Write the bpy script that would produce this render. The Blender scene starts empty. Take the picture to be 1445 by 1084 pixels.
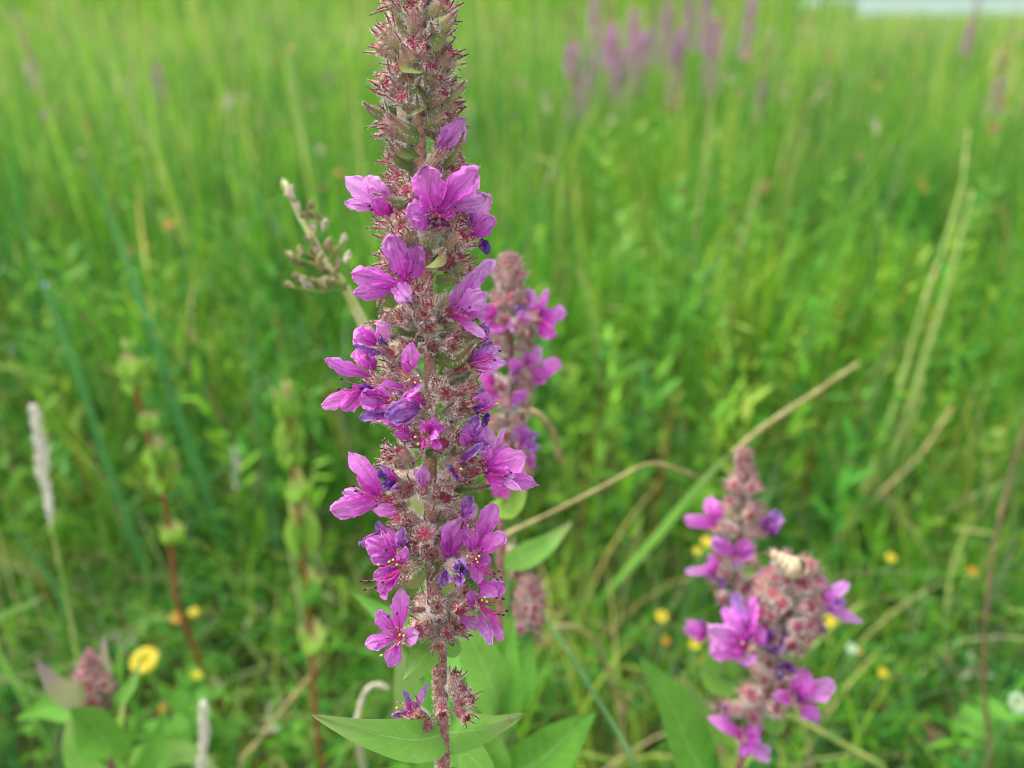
import bpy, math, random
import numpy as np
from mathutils import Vector, Matrix, Quaternion, noise

random.seed(7)
RNG = np.random.default_rng(11)
scene = bpy.context.scene
C = scene.collection
PI = math.pi

# ------------------------------------------------------------------ camera
H = 0.75                                   # height of the phone above the ground (m)
PITCH = math.radians(26.85)                 # looking down
FPX = 1445 * 27.0 / 36.0                   # focal length in photo pixels
cam_data = bpy.data.cameras.new('camera')
cam = bpy.data.objects.new('camera', cam_data)
C.objects.link(cam)
cam.location = (0, 0, H)
cam.rotation_euler = (PI / 2 - PITCH, 0, 0)
cam_data.lens = 27.0
cam_data.sensor_width = 36.0
cam_data.clip_start = 0.01
cam_data.clip_end = 2000
cam_data.dof.use_dof = True
cam_data.dof.focus_distance = 0.2365
cam_data.dof.aperture_fstop = 5.8
scene.camera = cam

# ------------------------------------------------------------------ world, sun, exposure
world = bpy.data.worlds.new('World')
scene.world = world
world.use_nodes = True
wn = world.node_tree
SUN_EL, SUN_ROT = math.radians(58), math.radians(-60)
sky = wn.nodes.new('ShaderNodeTexSky')
sky.sky_type = 'NISHITA'
sky.sun_disc = False
sky.sun_elevation = SUN_EL
sky.sun_rotation = SUN_ROT
sky.air_density = 1.0
sky.dust_density = 2.5
sky.ozone_density = 1.0
hs = wn.nodes.new('ShaderNodeHueSaturation')
hs.inputs['Saturation'].default_value = 0.22      # overcast: a nearly colourless sky
wn.links.new(sky.outputs[0], hs.inputs['Color'])
bg = wn.nodes['Background']
bg.inputs['Strength'].default_value = 0.15
wn.links.new(hs.outputs[0], bg.inputs['Color'])

sun_data = bpy.data.lights.new('sun', 'SUN')
sun_data.energy = 1.4
sun_data.angle = math.radians(25)
sun_data.color = (1.0, 0.97, 0.92)
sun = bpy.data.objects.new('sun', sun_data)
C.objects.link(sun)
sd = Vector((math.sin(SUN_ROT) * math.cos(SUN_EL), math.cos(SUN_ROT) * math.cos(SUN_EL), math.sin(SUN_EL)))
sun.rotation_euler = sd.to_track_quat('Z', 'Y').to_euler()

scene.view_settings.view_transform = 'Standard'
scene.view_settings.look = 'None'
scene.view_settings.gamma = 1.0
scene.view_settings.use_curve_mapping = False
scene.view_settings.exposure = 1.48
scene.cycles.pixel_filter_type = 'BLACKMAN_HARRIS'
scene.cycles.filter_width = 1.05

# ------------------------------------------------------------------ helpers
RIGHT = Vector((1, 0, 0))
FWD = Vector((0, math.cos(PITCH), -math.sin(PITCH)))
UPV = Vector((0, math.sin(PITCH), math.cos(PITCH)))

def at(px, py, D):
    """the place that a photo pixel shows at depth D metres in front of the phone"""
    return Vector((0, 0, H)) + FWD * D + RIGHT * ((px - 722.5) / FPX * D) + UPV * ((542 - py) / FPX * D)

def ground_depth(py):
    return H / (math.sin(PITCH) + (py - 542) / FPX * math.cos(PITCH))

def mesh_from(name, verts, faces, uvs=None, smooth=True, mats=None):
    me = bpy.data.meshes.new(name)
    me.from_pydata([tuple(v) for v in verts], [], faces)
    if uvs is not None:
        uvl = me.uv_layers.new(name='uv')
        li = np.empty(len(me.loops), dtype=np.int32)
        me.loops.foreach_get('vertex_index', li)
        uvl.data.foreach_set('uv', np.asarray(uvs, dtype=np.float32)[li].ravel())
    if smooth:
        me.polygons.foreach_set('use_smooth', [True] * len(me.polygons))
    for m in (mats or []):
        me.materials.append(m)
    return me

def link(name, data, parent=None, loc=None):
    o = bpy.data.objects.new(name, data)
    C.objects.link(o)
    if parent is not None:
        o.parent = parent
    if loc is not None:
        o.location = loc
    return o

def thing(name, label, cat, loc, group=None):
    o = bpy.data.objects.new(name, None)
    C.objects.link(o)
    o.location = loc
    o.empty_display_size = 0.02
    o['label'] = label
    o['category'] = cat
    if group:
        o['group'] = group
    return o

def smooth_path(pts, n=6):
    """Catmull-Rom through the points"""
    P = [Vector(p) for p in pts]
    if len(P) == 2:
        return [P[0].lerp(P[1], i / n) for i in range(n + 1)]
    out = []
    T = []
    for i in range(len(P)):
        if i == 0 or i == len(P) - 1:
            T.append((P[1] - P[0]) if i == 0 else (P[-1] - P[-2]))
            continue
        l0, l1 = (P[i] - P[i - 1]).length, (P[i + 1] - P[i]).length
        t = (P[i + 1] - P[i]) / max(l1, 1e-9) + (P[i] - P[i - 1]) / max(l0, 1e-9)
        T.append(t * 0.5 * min(l0, l1))
    for i in range(len(P) - 1):
        b, c = P[i], P[i + 1]
        for k in range(n):
            t = k / n
            out.append(b * (2 * t ** 3 - 3 * t * t + 1) + T[i] * (t ** 3 - 2 * t * t + t) + c * (3 * t * t - 2 * t ** 3) + T[i + 1] * (t ** 3 - t * t))
    out.append(P[-1])
    return out

class Acc:
    """collects geometry of one mesh"""
    def __init__(s):
        s.v, s.f, s.uv = [], [], []
    def add(s, v, f, uv=None):
        o = len(s.v)
        s.v += v
        s.f += [tuple(i + o for i in q) for q in f]
        s.uv += uv if uv is not None else [(0, 0)] * len(v)
    def tube(s, path, radii, n=8, cap=True):
        P = [Vector(p) for p in path]
        m = len(P)
        if not hasattr(radii, '__len__'):
            radii = [radii] * m
        ref = Vector((0.13, 0.91, 0.39))
        v, f, uv = [], [], []
        for i in range(m):
            t = (P[min(i + 1, m - 1)] - P[max(i - 1, 0)])
            t = t.normalized() if t.length > 1e-9 else Vector((0, 0, 1))
            a = t.cross(ref)
            if a.length < 1e-3:
                a = t.cross(Vector((1, 0, 0)))
            a.normalize()
            b = t.cross(a)
            for k in range(n):
                an = 2 * PI * k / n
                v.append(P[i] + (a * math.cos(an) + b * math.sin(an)) * radii[i])
                uv.append((k / n, i / (m - 1)))
        for i in range(m - 1):
            for k in range(n):
                k2 = (k + 1) % n
                f.append((i * n + k, i * n + k2, (i + 1) * n + k2, (i + 1) * n + k))
        if cap:
            f.append(tuple(range(n - 1, -1, -1)))
            f.append(tuple((m - 1) * n + k for k in range(n)))
        s.add(v, f, uv)
    def ball(s, c, r, n=6, m=4, sq=(1, 1, 1), axis=None):
        v, f = [], []
        q = axis.to_track_quat('Z', 'Y') if axis is not None else Quaternion()
        for i in range(m + 1):
            th = PI * i / m
            for k in range(n):
                ph = 2 * PI * k / n
                v.append(Vector(c) + q @ Vector((r * sq[0] * math.sin(th) * math.cos(ph), r * sq[1] * math.sin(th) * math.sin(ph), r * sq[2] * math.cos(th))))
        for i in range(m):
            for k in range(n):
                k2 = (k + 1) % n
                f.append((i * n + k, (i + 1) * n + k, (i + 1) * n + k2, i * n + k2))
        s.add(v, f)
    def mesh(s, name, mat, smooth=True):
        return mesh_from(name, s.v, s.f, s.uv, smooth, [mat])

# ------------------------------------------------------------------ materials
def new_mat(name):
    m = bpy.data.materials.new(name)
    m.use_nodes = True
    nt = m.node_tree
    nt.nodes.clear()
    out = nt.nodes.new('ShaderNodeOutputMaterial')
    return m, nt, out

def N(nt, typ, **kw):
    n = nt.nodes.new(typ)
    for k, v in kw.items():
        if k in n.inputs:
            n.inputs[k].default_value = v
        else:
            setattr(n, k, v)
    return n

def ramp(nt, stops, fac):
    r = nt.nodes.new('ShaderNodeValToRGB')
    el = r.color_ramp.elements
    while len(el) < len(stops):
        el.new(0.5)
    for e, (p, c) in zip(el, stops):
        e.position = p
        e.color = (*c, 1) if len(c) == 3 else c
    nt.links.new(fac, r.inputs[0])
    return r

def surface(nt, out, color, rough=0.55, trans=0.0, spec=0.3, bump=None, bstr=0.3, bdist=0.0002, tcol=None):
    p = nt.nodes.new('ShaderNodeBsdfPrincipled')
    p.inputs['Roughness'].default_value = rough
    p.inputs['Specular IOR Level'].default_value = spec
    nt.links.new(color, p.inputs['Base Color'])
    bn = None
    if bump is not None:
        bn = N(nt, 'ShaderNodeBump', Strength=bstr, Distance=bdist)
        nt.links.new(bump, bn.inputs['Height'])
        nt.links.new(bn.outputs[0], p.inputs['Normal'])
    if trans > 0:
        t = nt.nodes.new('ShaderNodeBsdfTranslucent')
        nt.links.new(tcol or color, t.inputs['Color'])
        if bn is not None:
            nt.links.new(bn.outputs[0], t.inputs['Normal'])
        mx = N(nt, 'ShaderNodeMixShader')
        mx.inputs[0].default_value = trans
        nt.links.new(p.outputs[0], mx.inputs[1])
        nt.links.new(t.outputs[0], mx.inputs[2])
        nt.links.new(mx.outputs[0], out.inputs[0])
    else:
        nt.links.new(p.outputs[0], out.inputs[0])

def mixc(nt, a, b, fac, mode='MIX'):
    m = nt.nodes.new('ShaderNodeMix')
    m.data_type = 'RGBA'
    m.blend_type = mode
    m.clamp_factor = True
    for src, idx in ((fac, 0), (a, 6), (b, 7)):
        if isinstance(src, (int, float)):
            m.inputs[idx].default_value = src
        elif isinstance(src, tuple):
            m.inputs[idx].default_value = (*src, 1)
        else:
            nt.links.new(src, m.inputs[idx])
    return m.outputs[2]

def math_n(nt, op, a, b=None):
    m = nt.nodes.new('ShaderNodeMath')
    m.operation = op
    for i, x in enumerate((a, b)):
        if x is None:
            continue
        if isinstance(x, (int, float)):
            m.inputs[i].default_value = x
        else:
            nt.links.new(x, m.inputs[i])
    return m.outputs[0]

def noise_tex(nt, scale, detail=3, vec=None, rough=0.5, dist=0.0):
    n = N(nt, 'ShaderNodeTexNoise', Scale=scale, Detail=detail, Roughness=rough, Distortion=dist)
    if vec is not None:
        nt.links.new(vec, n.inputs['Vector'])
    return n

def petal_mat(name, base, mid, edge, vein, wilt=0.0, trans=0.42):
    """u across, v from claw to tip: deeper magenta at the claw, fine branching veins"""
    m, nt, out = new_mat(name)
    uv = N(nt, 'ShaderNodeUVMap')
    sep = N(nt, 'ShaderNodeSeparateXYZ')
    nt.links.new(uv.outputs[0], sep.inputs[0])
    u, v = sep.outputs[0], sep.outputs[1]
    oi = N(nt, 'ShaderNodeObjectInfo')
    tc = N(nt, 'ShaderNodeTexCoord')
    nz = noise_tex(nt, 5, 4, tc.outputs['Object'])
    vv = math_n(nt, 'ADD', v, math_n(nt, 'MULTIPLY', math_n(nt, 'SUBTRACT', nz.outputs[0], 0.5), 0.45))
    col = ramp(nt, [(0.02, base), (0.42, mid), (0.95, edge)], vv).outputs[0]
    # fanning veins
    fan = math_n(nt, 'MULTIPLY', math_n(nt, 'SUBTRACT', u, 0.5), 1.0)
    au = math_n(nt, 'ABSOLUTE', fan)
    wob = math_n(nt, 'MULTIPLY', math_n(nt, 'SUBTRACT', noise_tex(nt, 3.0, 3, tc.outputs['Object']).outputs[0], 0.5), 0.30)
    ph = math_n(nt, 'ADD', math_n(nt, 'ADD', math_n(nt, 'MULTIPLY', au, 3.4), math_n(nt, 'MULTIPLY', v, -1.1)), wob)
    fr = math_n(nt, 'ABSOLUTE', math_n(nt, 'SUBTRACT', math_n(nt, 'FRACT', math_n(nt, 'MULTIPLY', ph, 2.4)), 0.5))
    lines = math_n(nt, 'SUBTRACT', 1.0, math_n(nt, 'MULTIPLY', fr, 9.0))
    lines = math_n(nt, 'MAXIMUM', lines, 0.0)
    fade = math_n(nt, 'MAXIMUM', math_n(nt, 'SUBTRACT', 1.0, math_n(nt, 'MULTIPLY', v, 1.1)), 0.12)
    side = math_n(nt, 'MULTIPLY', math_n(nt, 'MULTIPLY', lines, fade), 0.48)
    mid_l = math_n(nt, 'MAXIMUM', math_n(nt, 'SUBTRACT', 1.0, math_n(nt, 'MULTIPLY', math_n(nt, 'ABSOLUTE', math_n(nt, 'ADD', fan, math_n(nt, 'MULTIPLY', wob, 0.35))), 26.0)), 0.0)
    mid_l = math_n(nt, 'MULTIPLY', mid_l, math_n(nt, 'MAXIMUM', math_n(nt, 'SUBTRACT', 1.0, v), 0.0))
    vf = math_n(nt, 'MINIMUM', math_n(nt, 'ADD', side, mid_l), 0.85)
    col = mixc(nt, col, vein, vf)
    if wilt > 0:
        n2 = noise_tex(nt, 3.2, 3, tc.outputs['Object'])
        f2 = ramp(nt, [(0.42, (0, 0, 0)), (0.6, (1, 1, 1))], n2.outputs[0]).outputs[0]
        col = mixc(nt, col, (0.14, 0.045, 0.42), math_n(nt, 'MULTIPLY', f2, wilt))
    hsv = N(nt, 'ShaderNodeHueSaturation')
    nt.links.new(col, hsv.inputs['Color'])
    nt.links.new(math_n(nt, 'ADD', 0.485, math_n(nt, 'MULTIPLY', oi.outputs['Random'], 0.03)), hsv.inputs['Hue'])
    nt.links.new(math_n(nt, 'ADD', 0.88, math_n(nt, 'MULTIPLY', oi.outputs['Random'], 0.26)), hsv.inputs['Value'])
    bz = noise_tex(nt, 6.5, 5, tc.outputs['Object'], 0.6, 0.8)
    bump = math_n(nt, 'SUBTRACT', bz.outputs[0], math_n(nt, 'MULTIPLY', vf, 0.5))
    surface(nt, out, hsv.outputs[0], 0.5, trans, 0.25, bump, 0.8, 0.0009)
    return m

M = {}
M['petal'] = petal_mat('petal_magenta', (0.68, 0.04, 0.56), (0.84, 0.155, 0.77), (0.90, 0.34, 0.86), (0.48, 0.02, 0.36), 0.0, 0.48)
M['pale'] = petal_mat('petal_pale_lilac', (0.78, 0.12, 0.68), (0.88, 0.29, 0.84), (0.92, 0.48, 0.92), (0.52, 0.06, 0.46), 0.10, 0.48)
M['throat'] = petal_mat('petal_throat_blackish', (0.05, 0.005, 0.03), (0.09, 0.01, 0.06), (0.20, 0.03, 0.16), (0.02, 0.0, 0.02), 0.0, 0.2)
M['hot'] = petal_mat('petal_hot_magenta', (0.58, 0.015, 0.38), (0.78, 0.06, 0.64), (0.82, 0.20, 0.74), (0.25, 0.0, 0.12))
M['wilt'] = petal_mat('petal_wilted_violet', (0.56, 0.06, 0.52), (0.66, 0.22, 0.70), (0.64, 0.38, 0.80), (0.24, 0.03, 0.36), 0.45)
M['dark'] = petal_mat('petal_dark_violet', (0.14, 0.01, 0.16), (0.20, 0.05, 0.34), (0.30, 0.12, 0.52), (0.05, 0.01, 0.10), 0.7, 0.3)

def simple_mat(name, c1, c2, scale=300, rough=0.6, trans=0.0, spec=0.3, bstr=0.3, bdist=0.0002, rand=0.0, detail=3):
    m, nt, out = new_mat(name)
    tc = N(nt, 'ShaderNodeTexCoord')
    nz = noise_tex(nt, scale, detail, tc.outputs['Object'])
    col = ramp(nt, [(0.35, c1), (0.65, c2)], nz.outputs[0]).outputs[0]
    if rand:
        oi = N(nt, 'ShaderNodeObjectInfo')
        hsv = N(nt, 'ShaderNodeHueSaturation')
        nt.links.new(col, hsv.inputs['Color'])
        nt.links.new(math_n(nt, 'ADD', 1 - rand, math_n(nt, 'MULTIPLY', oi.outputs['Random'], 2 * rand)), hsv.inputs['Value'])
        col = hsv.outputs[0]
    surface(nt, out, col, rough, trans, spec, nz.outputs[0], bstr, bdist)
    return m

def calyx_mat(name, stops_a, stops_b, rib):
    """z along the tube (uv v), object random mixes a greenish and a pinkish skin"""
    m, nt, out = new_mat(name)
    uv = N(nt, 'ShaderNodeUVMap')
    sep = N(nt, 'ShaderNodeSeparateXYZ')
    nt.links.new(uv.outputs[0], sep.inputs[0])
    tc = N(nt, 'ShaderNodeTexCoord')
    oi = N(nt, 'ShaderNodeObjectInfo')
    nz = noise_tex(nt, 6, 4, tc.outputs['Object'])
    v = math_n(nt, 'ADD', sep.outputs[1], math_n(nt, 'MULTIPLY', math_n(nt, 'SUBTRACT', nz.outputs[0], 0.5), 0.5))
    a = ramp(nt, stops_a, v).outputs[0]
    b = ramp(nt, stops_b, v).outputs[0]
    col = mixc(nt, a, b, oi.outputs['Random'])
    ribs = math_n(nt, 'ABSOLUTE', math_n(nt, 'SINE', math_n(nt, 'MULTIPLY', sep.outputs[0], 12 * PI)))
    dk = math_n(nt, 'MULTIPLY', math_n(nt, 'POWER', ribs, 6.0), 0.5)
    col = mixc(nt, col, rib, dk)
    surface(nt, out, col, 0.7, 0.3, 0.2, nz.outputs[0], 0.5, 0.0006)
    return m

M['calyx'] = calyx_mat('calyx_fresh',
    [(0.0, (0.22, 0.38, 0.04)), (0.5, (0.38, 0.50, 0.12)), (1.0, (0.54, 0.48, 0.24))],
    [(0.0, (0.38, 0.44, 0.16)), (0.5, (0.66, 0.44, 0.36)), (1.0, (0.72, 0.30, 0.34))], (0.50, 0.14, 0.12))
M['calyx_old'] = calyx_mat('calyx_old',
    [(0.0, (0.36, 0.38, 0.20)), (0.5, (0.52, 0.44, 0.32)), (1.0, (0.50, 0.28, 0.24))],
    [(0.0, (0.46, 0.34, 0.24)), (0.5, (0.52, 0.30, 0.25)), (1.0, (0.44, 0.15, 0.15))], (0.32, 0.10, 0.10))
M['calyx_red'] = calyx_mat('calyx_red',
    [(0.0, (0.40, 0.24, 0.18)), (0.5, (0.44, 0.13, 0.13)), (1.0, (0.46, 0.09, 0.13))],
    [(0.0, (0.36, 0.20, 0.16)), (0.5, (0.34, 0.06, 0.07)), (1.0, (0.40, 0.09, 0.12))], (0.22, 0.03, 0.04))
M['calyx_pink'] = calyx_mat('calyx_pink',
    [(0.0, (0.46, 0.44, 0.28)), (0.5, (0.60, 0.46, 0.38)), (1.0, (0.64, 0.40, 0.38))],
    [(0.0, (0.50, 0.40, 0.30)), (0.5, (0.58, 0.32, 0.30)), (1.0, (0.60, 0.28, 0.30))], (0.45, 0.20, 0.20))

def uvgrad_mat(name, stops, rough=0.5, spec=0.3, trans=0.0):
    m, nt, out = new_mat(name)
    uv = N(nt, 'ShaderNodeUVMap')
    sep = N(nt, 'ShaderNodeSeparateXYZ')
    nt.links.new(uv.outputs[0], sep.inputs[0])
    oi = N(nt, 'ShaderNodeObjectInfo')
    col = ramp(nt, stops, sep.outputs[1]).outputs[0]
    hsv = N(nt, 'ShaderNodeHueSaturation')
    nt.links.new(col, hsv.inputs['Color'])
    nt.links.new(math_n(nt, 'ADD', 0.7, math_n(nt, 'MULTIPLY', oi.outputs['Random'], 0.6)), hsv.inputs['Value'])
    surface(nt, out, hsv.outputs[0], rough, trans, spec)
    return m

M['teeth'] = uvgrad_mat('calyx_teeth', [(0.0, (0.52, 0.50, 0.26)), (0.30, (0.52, 0.26, 0.20)), (0.6, (0.30, 0.04, 0.07)), (1.0, (0.075, 0.01, 0.018))])
M['hair'] = uvgrad_mat('white_hair', [(0.0, (0.82, 0.76, 0.70)), (1.0, (0.95, 0.93, 0.91))], 0.6, 0.2, 0.4)
M['tip'] = simple_mat('bud_tip_crimson', (0.30, 0.02, 0.05), (0.62, 0.12, 0.25), 16, 0.5, 0.15, 0.3, 0.7, 0.0004, 0.3)
M['tip_old'] = simple_mat('opened_calyx_mouth', (0.09, 0.02, 0.02), (0.42, 0.16, 0.10), 16, 0.6, 0.0, 0.2, 0.7, 0.0004, 0.4)
M['stem'] = simple_mat('stem_pink_brown', (0.30, 0.10, 0.08), (0.50, 0.32, 0.22), 420, 0.65, 0.0, 0.2, 0.5, 0.0003)
M['stem_low'] = simple_mat('stem_dull_maroon', (0.20, 0.06, 0.06), (0.36, 0.20, 0.16), 420, 0.65, 0.0, 0.2, 0.5, 0.0003)
M['bract'] = uvgrad_mat('bract_green', [(0.0, (0.10, 0.17, 0.03)), (0.45, (0.16, 0.20, 0.045)), (0.72, (0.20, 0.11, 0.06)), (1.0, (0.10, 0.02, 0.025))], 0.55, 0.3, 0.2)
M['filament'] = simple_mat('filament_magenta', (0.45, 0.01, 0.16), (0.60, 0.05, 0.32), 4, 0.4, 0.2)
M['filament_white'] = simple_mat('filament_pale', (0.65, 0.35, 0.42), (0.75, 0.5, 0.5), 4, 0.4, 0.2)
M['anther'] = simple_mat('anther_blackish', (0.006, 0.008, 0.010), (0.02, 0.03, 0.028), 2000, 0.45)
M['anther_yellow'] = simple_mat('anther_yellow', (0.55, 0.36, 0.08), (0.75, 0.62, 0.20), 2000, 0.5)
M['spot'] = simple_mat('blackish_specks', (0.008, 0.006, 0.006), (0.03, 0.02, 0.02), 2000, 0.7)

def leaf_mat(name, c_base, c_alt, vein, tip=None, trans=0.3, scale=60, rough=0.5, nveins=9.0):
    m, nt, out = new_mat(name)
    uv = N(nt, 'ShaderNodeUVMap')
    sep = N(nt, 'ShaderNodeSeparateXYZ')
    nt.links.new(uv.outputs[0], sep.inputs[0])
    u, v = sep.outputs[0], sep.outputs[1]
    tc = N(nt, 'ShaderNodeTexCoord')
    nz = noise_tex(nt, scale, 5, tc.outputs['Object'], 0.6)
    col = ramp(nt, [(0.3, c_base), (0.7, c_alt)], nz.outputs[0]).outputs[0]
    au = math_n(nt, 'ABSOLUTE', math_n(nt, 'SUBTRACT', u, 0.5))
    ml = math_n(nt, 'MAXIMUM', math_n(nt, 'SUBTRACT', 1.0, math_n(nt, 'MULTIPLY', au, 30.0)), 0.0)
    ph = math_n(nt, 'ADD', math_n(nt, 'SUBTRACT', v, math_n(nt, 'MULTIPLY', au, 0.35)), math_n(nt, 'MULTIPLY', nz.outputs[0], 0.05))
    fr = math_n(nt, 'ABSOLUTE', math_n(nt, 'SUBTRACT', math_n(nt, 'FRACT', math_n(nt, 'MULTIPLY', ph, nveins)), 0.5))
    sl = math_n(nt, 'MULTIPLY', math_n(nt, 'MAXIMUM', math_n(nt, 'SUBTRACT', 1.0, math_n(nt, 'MULTIPLY', fr, 10.0)), 0.0), 0.35)
    vf = math_n(nt, 'MINIMUM', math_n(nt, 'ADD', ml, sl), 0.7)
    col = mixc(nt, col, vein, vf)
    if tip is not None:
        tf = ramp(nt, [(0.55, (0, 0, 0)), (1.0, (1, 1, 1))], math_n(nt, 'ADD', v, math_n(nt, 'MULTIPLY', math_n(nt, 'SUBTRACT', nz.outputs[0], 0.5), 0.4))).outputs[0]
        col = mixc(nt, col, tip, tf)
    # small brown blemishes
    b = noise_tex(nt, scale * 5, 2, tc.outputs['Object'])
    bf = ramp(nt, [(0.70, (0, 0, 0)), (0.76, (1, 1, 1))], b.outputs[0]).outputs[0]
    col = mixc(nt, col, (0.25, 0.16, 0.06), math_n(nt, 'MULTIPLY', bf, 0.5))
    fine = noise_tex(nt, 1500, 3, tc.outputs['Object'])
    bump = math_n(nt, 'SUBTRACT', math_n(nt, 'MULTIPLY', fine.outputs[0], 0.3), math_n(nt, 'MULTIPLY', vf, 0.6))
    surface(nt, out, col, rough, trans, 0.16, bump, 0.6, 0.0005)
    return m

M['leaf'] = leaf_mat('leaf_main_green', (0.16, 0.40, 0.05), (0.25, 0.50, 0.09), (0.36, 0.56, 0.18), (0.30, 0.40, 0.14), 0.4)
M['leaf_b'] = leaf_mat('leaf_bright_green', (0.10, 0.30, 0.035), (0.16, 0.40, 0.05), (0.24, 0.46, 0.11), None, 0.4)
M['leaf_y'] = leaf_mat('leaf_yellow_green', (0.27, 0.50, 0.06), (0.38, 0.60, 0.10), (0.44, 0.62, 0.20), (0.48, 0.34, 0.20), 0.5)
M['leaf_p'] = leaf_mat('leaf_purplish', (0.32, 0.30, 0.18), (0.30, 0.36, 0.12), (0.38, 0.36, 0.24), (0.34, 0.22, 0.26), 0.4)
M['blade_blue'] = leaf_mat('blade_blue_green', (0.05, 0.20, 0.045), (0.08, 0.26, 0.06), (0.12, 0.30, 0.09), None, 0.3, 60, 0.5, 0.0)
M['blade'] = leaf_mat('blade_green', (0.08, 0.22, 0.035), (0.14, 0.30, 0.05), (0.20, 0.34, 0.10), None, 0.3, 60, 0.5, 0.0)
M['straw'] = simple_mat('dry_straw', (0.24, 0.22, 0.07), (0.46, 0.38, 0.17), 90, 0.7, 0.15)
M['straw_green'] = simple_mat('half_dry_straw', (0.14, 0.29, 0.04), (0.34, 0.37, 0.10), 60, 0.6, 0.15)
M['straw_pale'] = simple_mat('pale_straw', (0.45, 0.42, 0.28), (0.60, 0.55, 0.38), 120, 0.7, 0.15)
M['rush_stem'] = simple_mat('rush_stem_yellowish', (0.42, 0.50, 0.14), (0.66, 0.66, 0.34), 90, 0.5, 0.15)
M['grass_stem'] = simple_mat('green_round_stem', (0.10, 0.24, 0.07), (0.17, 0.34, 0.11), 90, 0.45, 0.1)
M['red_stem'] = simple_mat('reddish_brown_stem', (0.20, 0.055, 0.02), (0.30, 0.10, 0.04), 150, 0.6)
M['brown_stem'] = simple_mat('dark_brown_stem', (0.07, 0.05, 0.02), (0.14, 0.10, 0.04), 150, 0.7)
M['cream'] = simple_mat('cream_grass_head', (0.74, 0.68, 0.58), (0.90, 0.87, 0.80), 700, 0.8, 0.3)
M['shell'] = simple_mat('beige_shell', (0.38, 0.28, 0.16), (0.54, 0.43, 0.29), 500, 0.55)
M['spikelet'] = simple_mat('rush_spikelet_brown', (0.17, 0.12, 0.04), (0.40, 0.36, 0.18), 420, 0.7, 0.1, 0.2, 0.5, 0.0004, 0.35)
M['spikelet_pale'] = simple_mat('rush_spikelet_pale', (0.42, 0.33, 0.22), (0.62, 0.55, 0.42), 420, 0.7, 0.1)
M['yellow'] = simple_mat('petal_yellow', (0.52, 0.40, 0.015), (0.66, 0.56, 0.03), 300, 0.5, 0.3)
M['orange'] = simple_mat('petal_orange', (0.38, 0.17, 0.015), (0.50, 0.30, 0.02), 300, 0.5, 0.3)
M['white'] = simple_mat('petal_white', (0.34, 0.50, 0.28), (0.46, 0.60, 0.38), 300, 0.5, 0.35)
M['bluish'] = simple_mat('petal_blue', (0.22, 0.18, 0.60), (0.35, 0.32, 0.75), 300, 0.5, 0.3)
M['far_purple'] = simple_mat('far_petals', (0.52, 0.10, 0.52), (0.68, 0.22, 0.68), 60, 0.5, 0.35, rand=0.15)
M['far_calyx'] = simple_mat('far_calyces', (0.26, 0.15, 0.12), (0.36, 0.26, 0.20), 60, 0.6, 0.1)

def attr_mat(name, rough, trans, spec):
    m, nt, out = new_mat(name)
    a = N(nt, 'ShaderNodeAttribute', attribute_name='col')
    surface(nt, out, a.outputs['Color'], rough, trans, spec)
    return m
M['meadow'] = attr_mat('meadow_blades', 0.5, 0.42, 0.14)
M['cover'] = attr_mat('cover_leaves', 0.5, 0.36, 0.16)

# ------------------------------------------------------------------ the ground, the lake
m, nt, out = new_mat('soil')
tc = N(nt, 'ShaderNodeTexCoord')
n1 = noise_tex(nt, 9, 8, tc.outputs['Object'], 0.65)
n2 = noise_tex(nt, 90, 6, tc.outputs['Object'], 0.6)
c = ramp(nt, [(0.35, (0.03, 0.045, 0.012)), (0.55, (0.07, 0.075, 0.025)), (0.75, (0.13, 0.10, 0.05))], n1.outputs[0]).outputs[0]
c = mixc(nt, c, (0.03, 0.06, 0.01), math_n(nt, 'MULTIPLY', n2.outputs[0], 0.6))
surface(nt, out, c, 0.95, 0, 0.1, n2.outputs[0], 0.8, 0.01)
M['soil'] = m

def terrain():
    xs = np.concatenate([np.linspace(-3, 3, 60)])
    rad = np.concatenate([np.linspace(0.0, 3, 50), np.geomspace(3.2, 600, 60)])
    v, f = [], []
    na = 180
    for i, r in enumerate(rad):
        for k in range(na):
            a = 2 * PI * k / na
            x, y = r * math.cos(a), r * math.sin(a)
            z = 0.015 * noise.noise(Vector((x * 2, y * 2, 0))) * min(1, r) - 0.01 + (float(gz(x, y)) if y > 0 else 0.0)
            v.append((x, y, z))
    for i in range(len(rad) - 1):
        for k in range(na):
            k2 = (k + 1) % na
            f.append((i * na + k, (i + 1) * na + k, (i + 1) * na + k2, i * na + k2))
    o = link('ground', mesh_from('ground', v, f, None, True, [M['soil']]))
    o['kind'] = 'structure'
m, nt, out = new_mat('lake_water')
tc = N(nt, 'ShaderNodeTexCoord')
wv = noise_tex(nt, 3.0, 4, tc.outputs['Object'])
p = N(nt, 'ShaderNodeBsdfPrincipled', Roughness=0.45)
p.inputs['Base Color'].default_value = (0.12, 0.20, 0.15, 1)
p.inputs['Specular IOR Level'].default_value = 0.12
bn = N(nt, 'ShaderNodeBump', Strength=0.25, Distance=0.05)
nt.links.new(wv.outputs[0], bn.inputs['Height'])
nt.links.new(bn.outputs[0], p.inputs['Normal'])
nt.links.new(p.outputs[0], out.inputs[0])
wl = link('lake', mesh_from('lake', [(8.0, 26, -0.72), (500, 26, -0.72), (500, 560, -0.72), (170, 560, -0.72)], [(0, 1, 2, 3)], None, False, [m]))
wl['kind'] = 'structure'

# ------------------------------------------------------------------ meadow (stuff)

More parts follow.
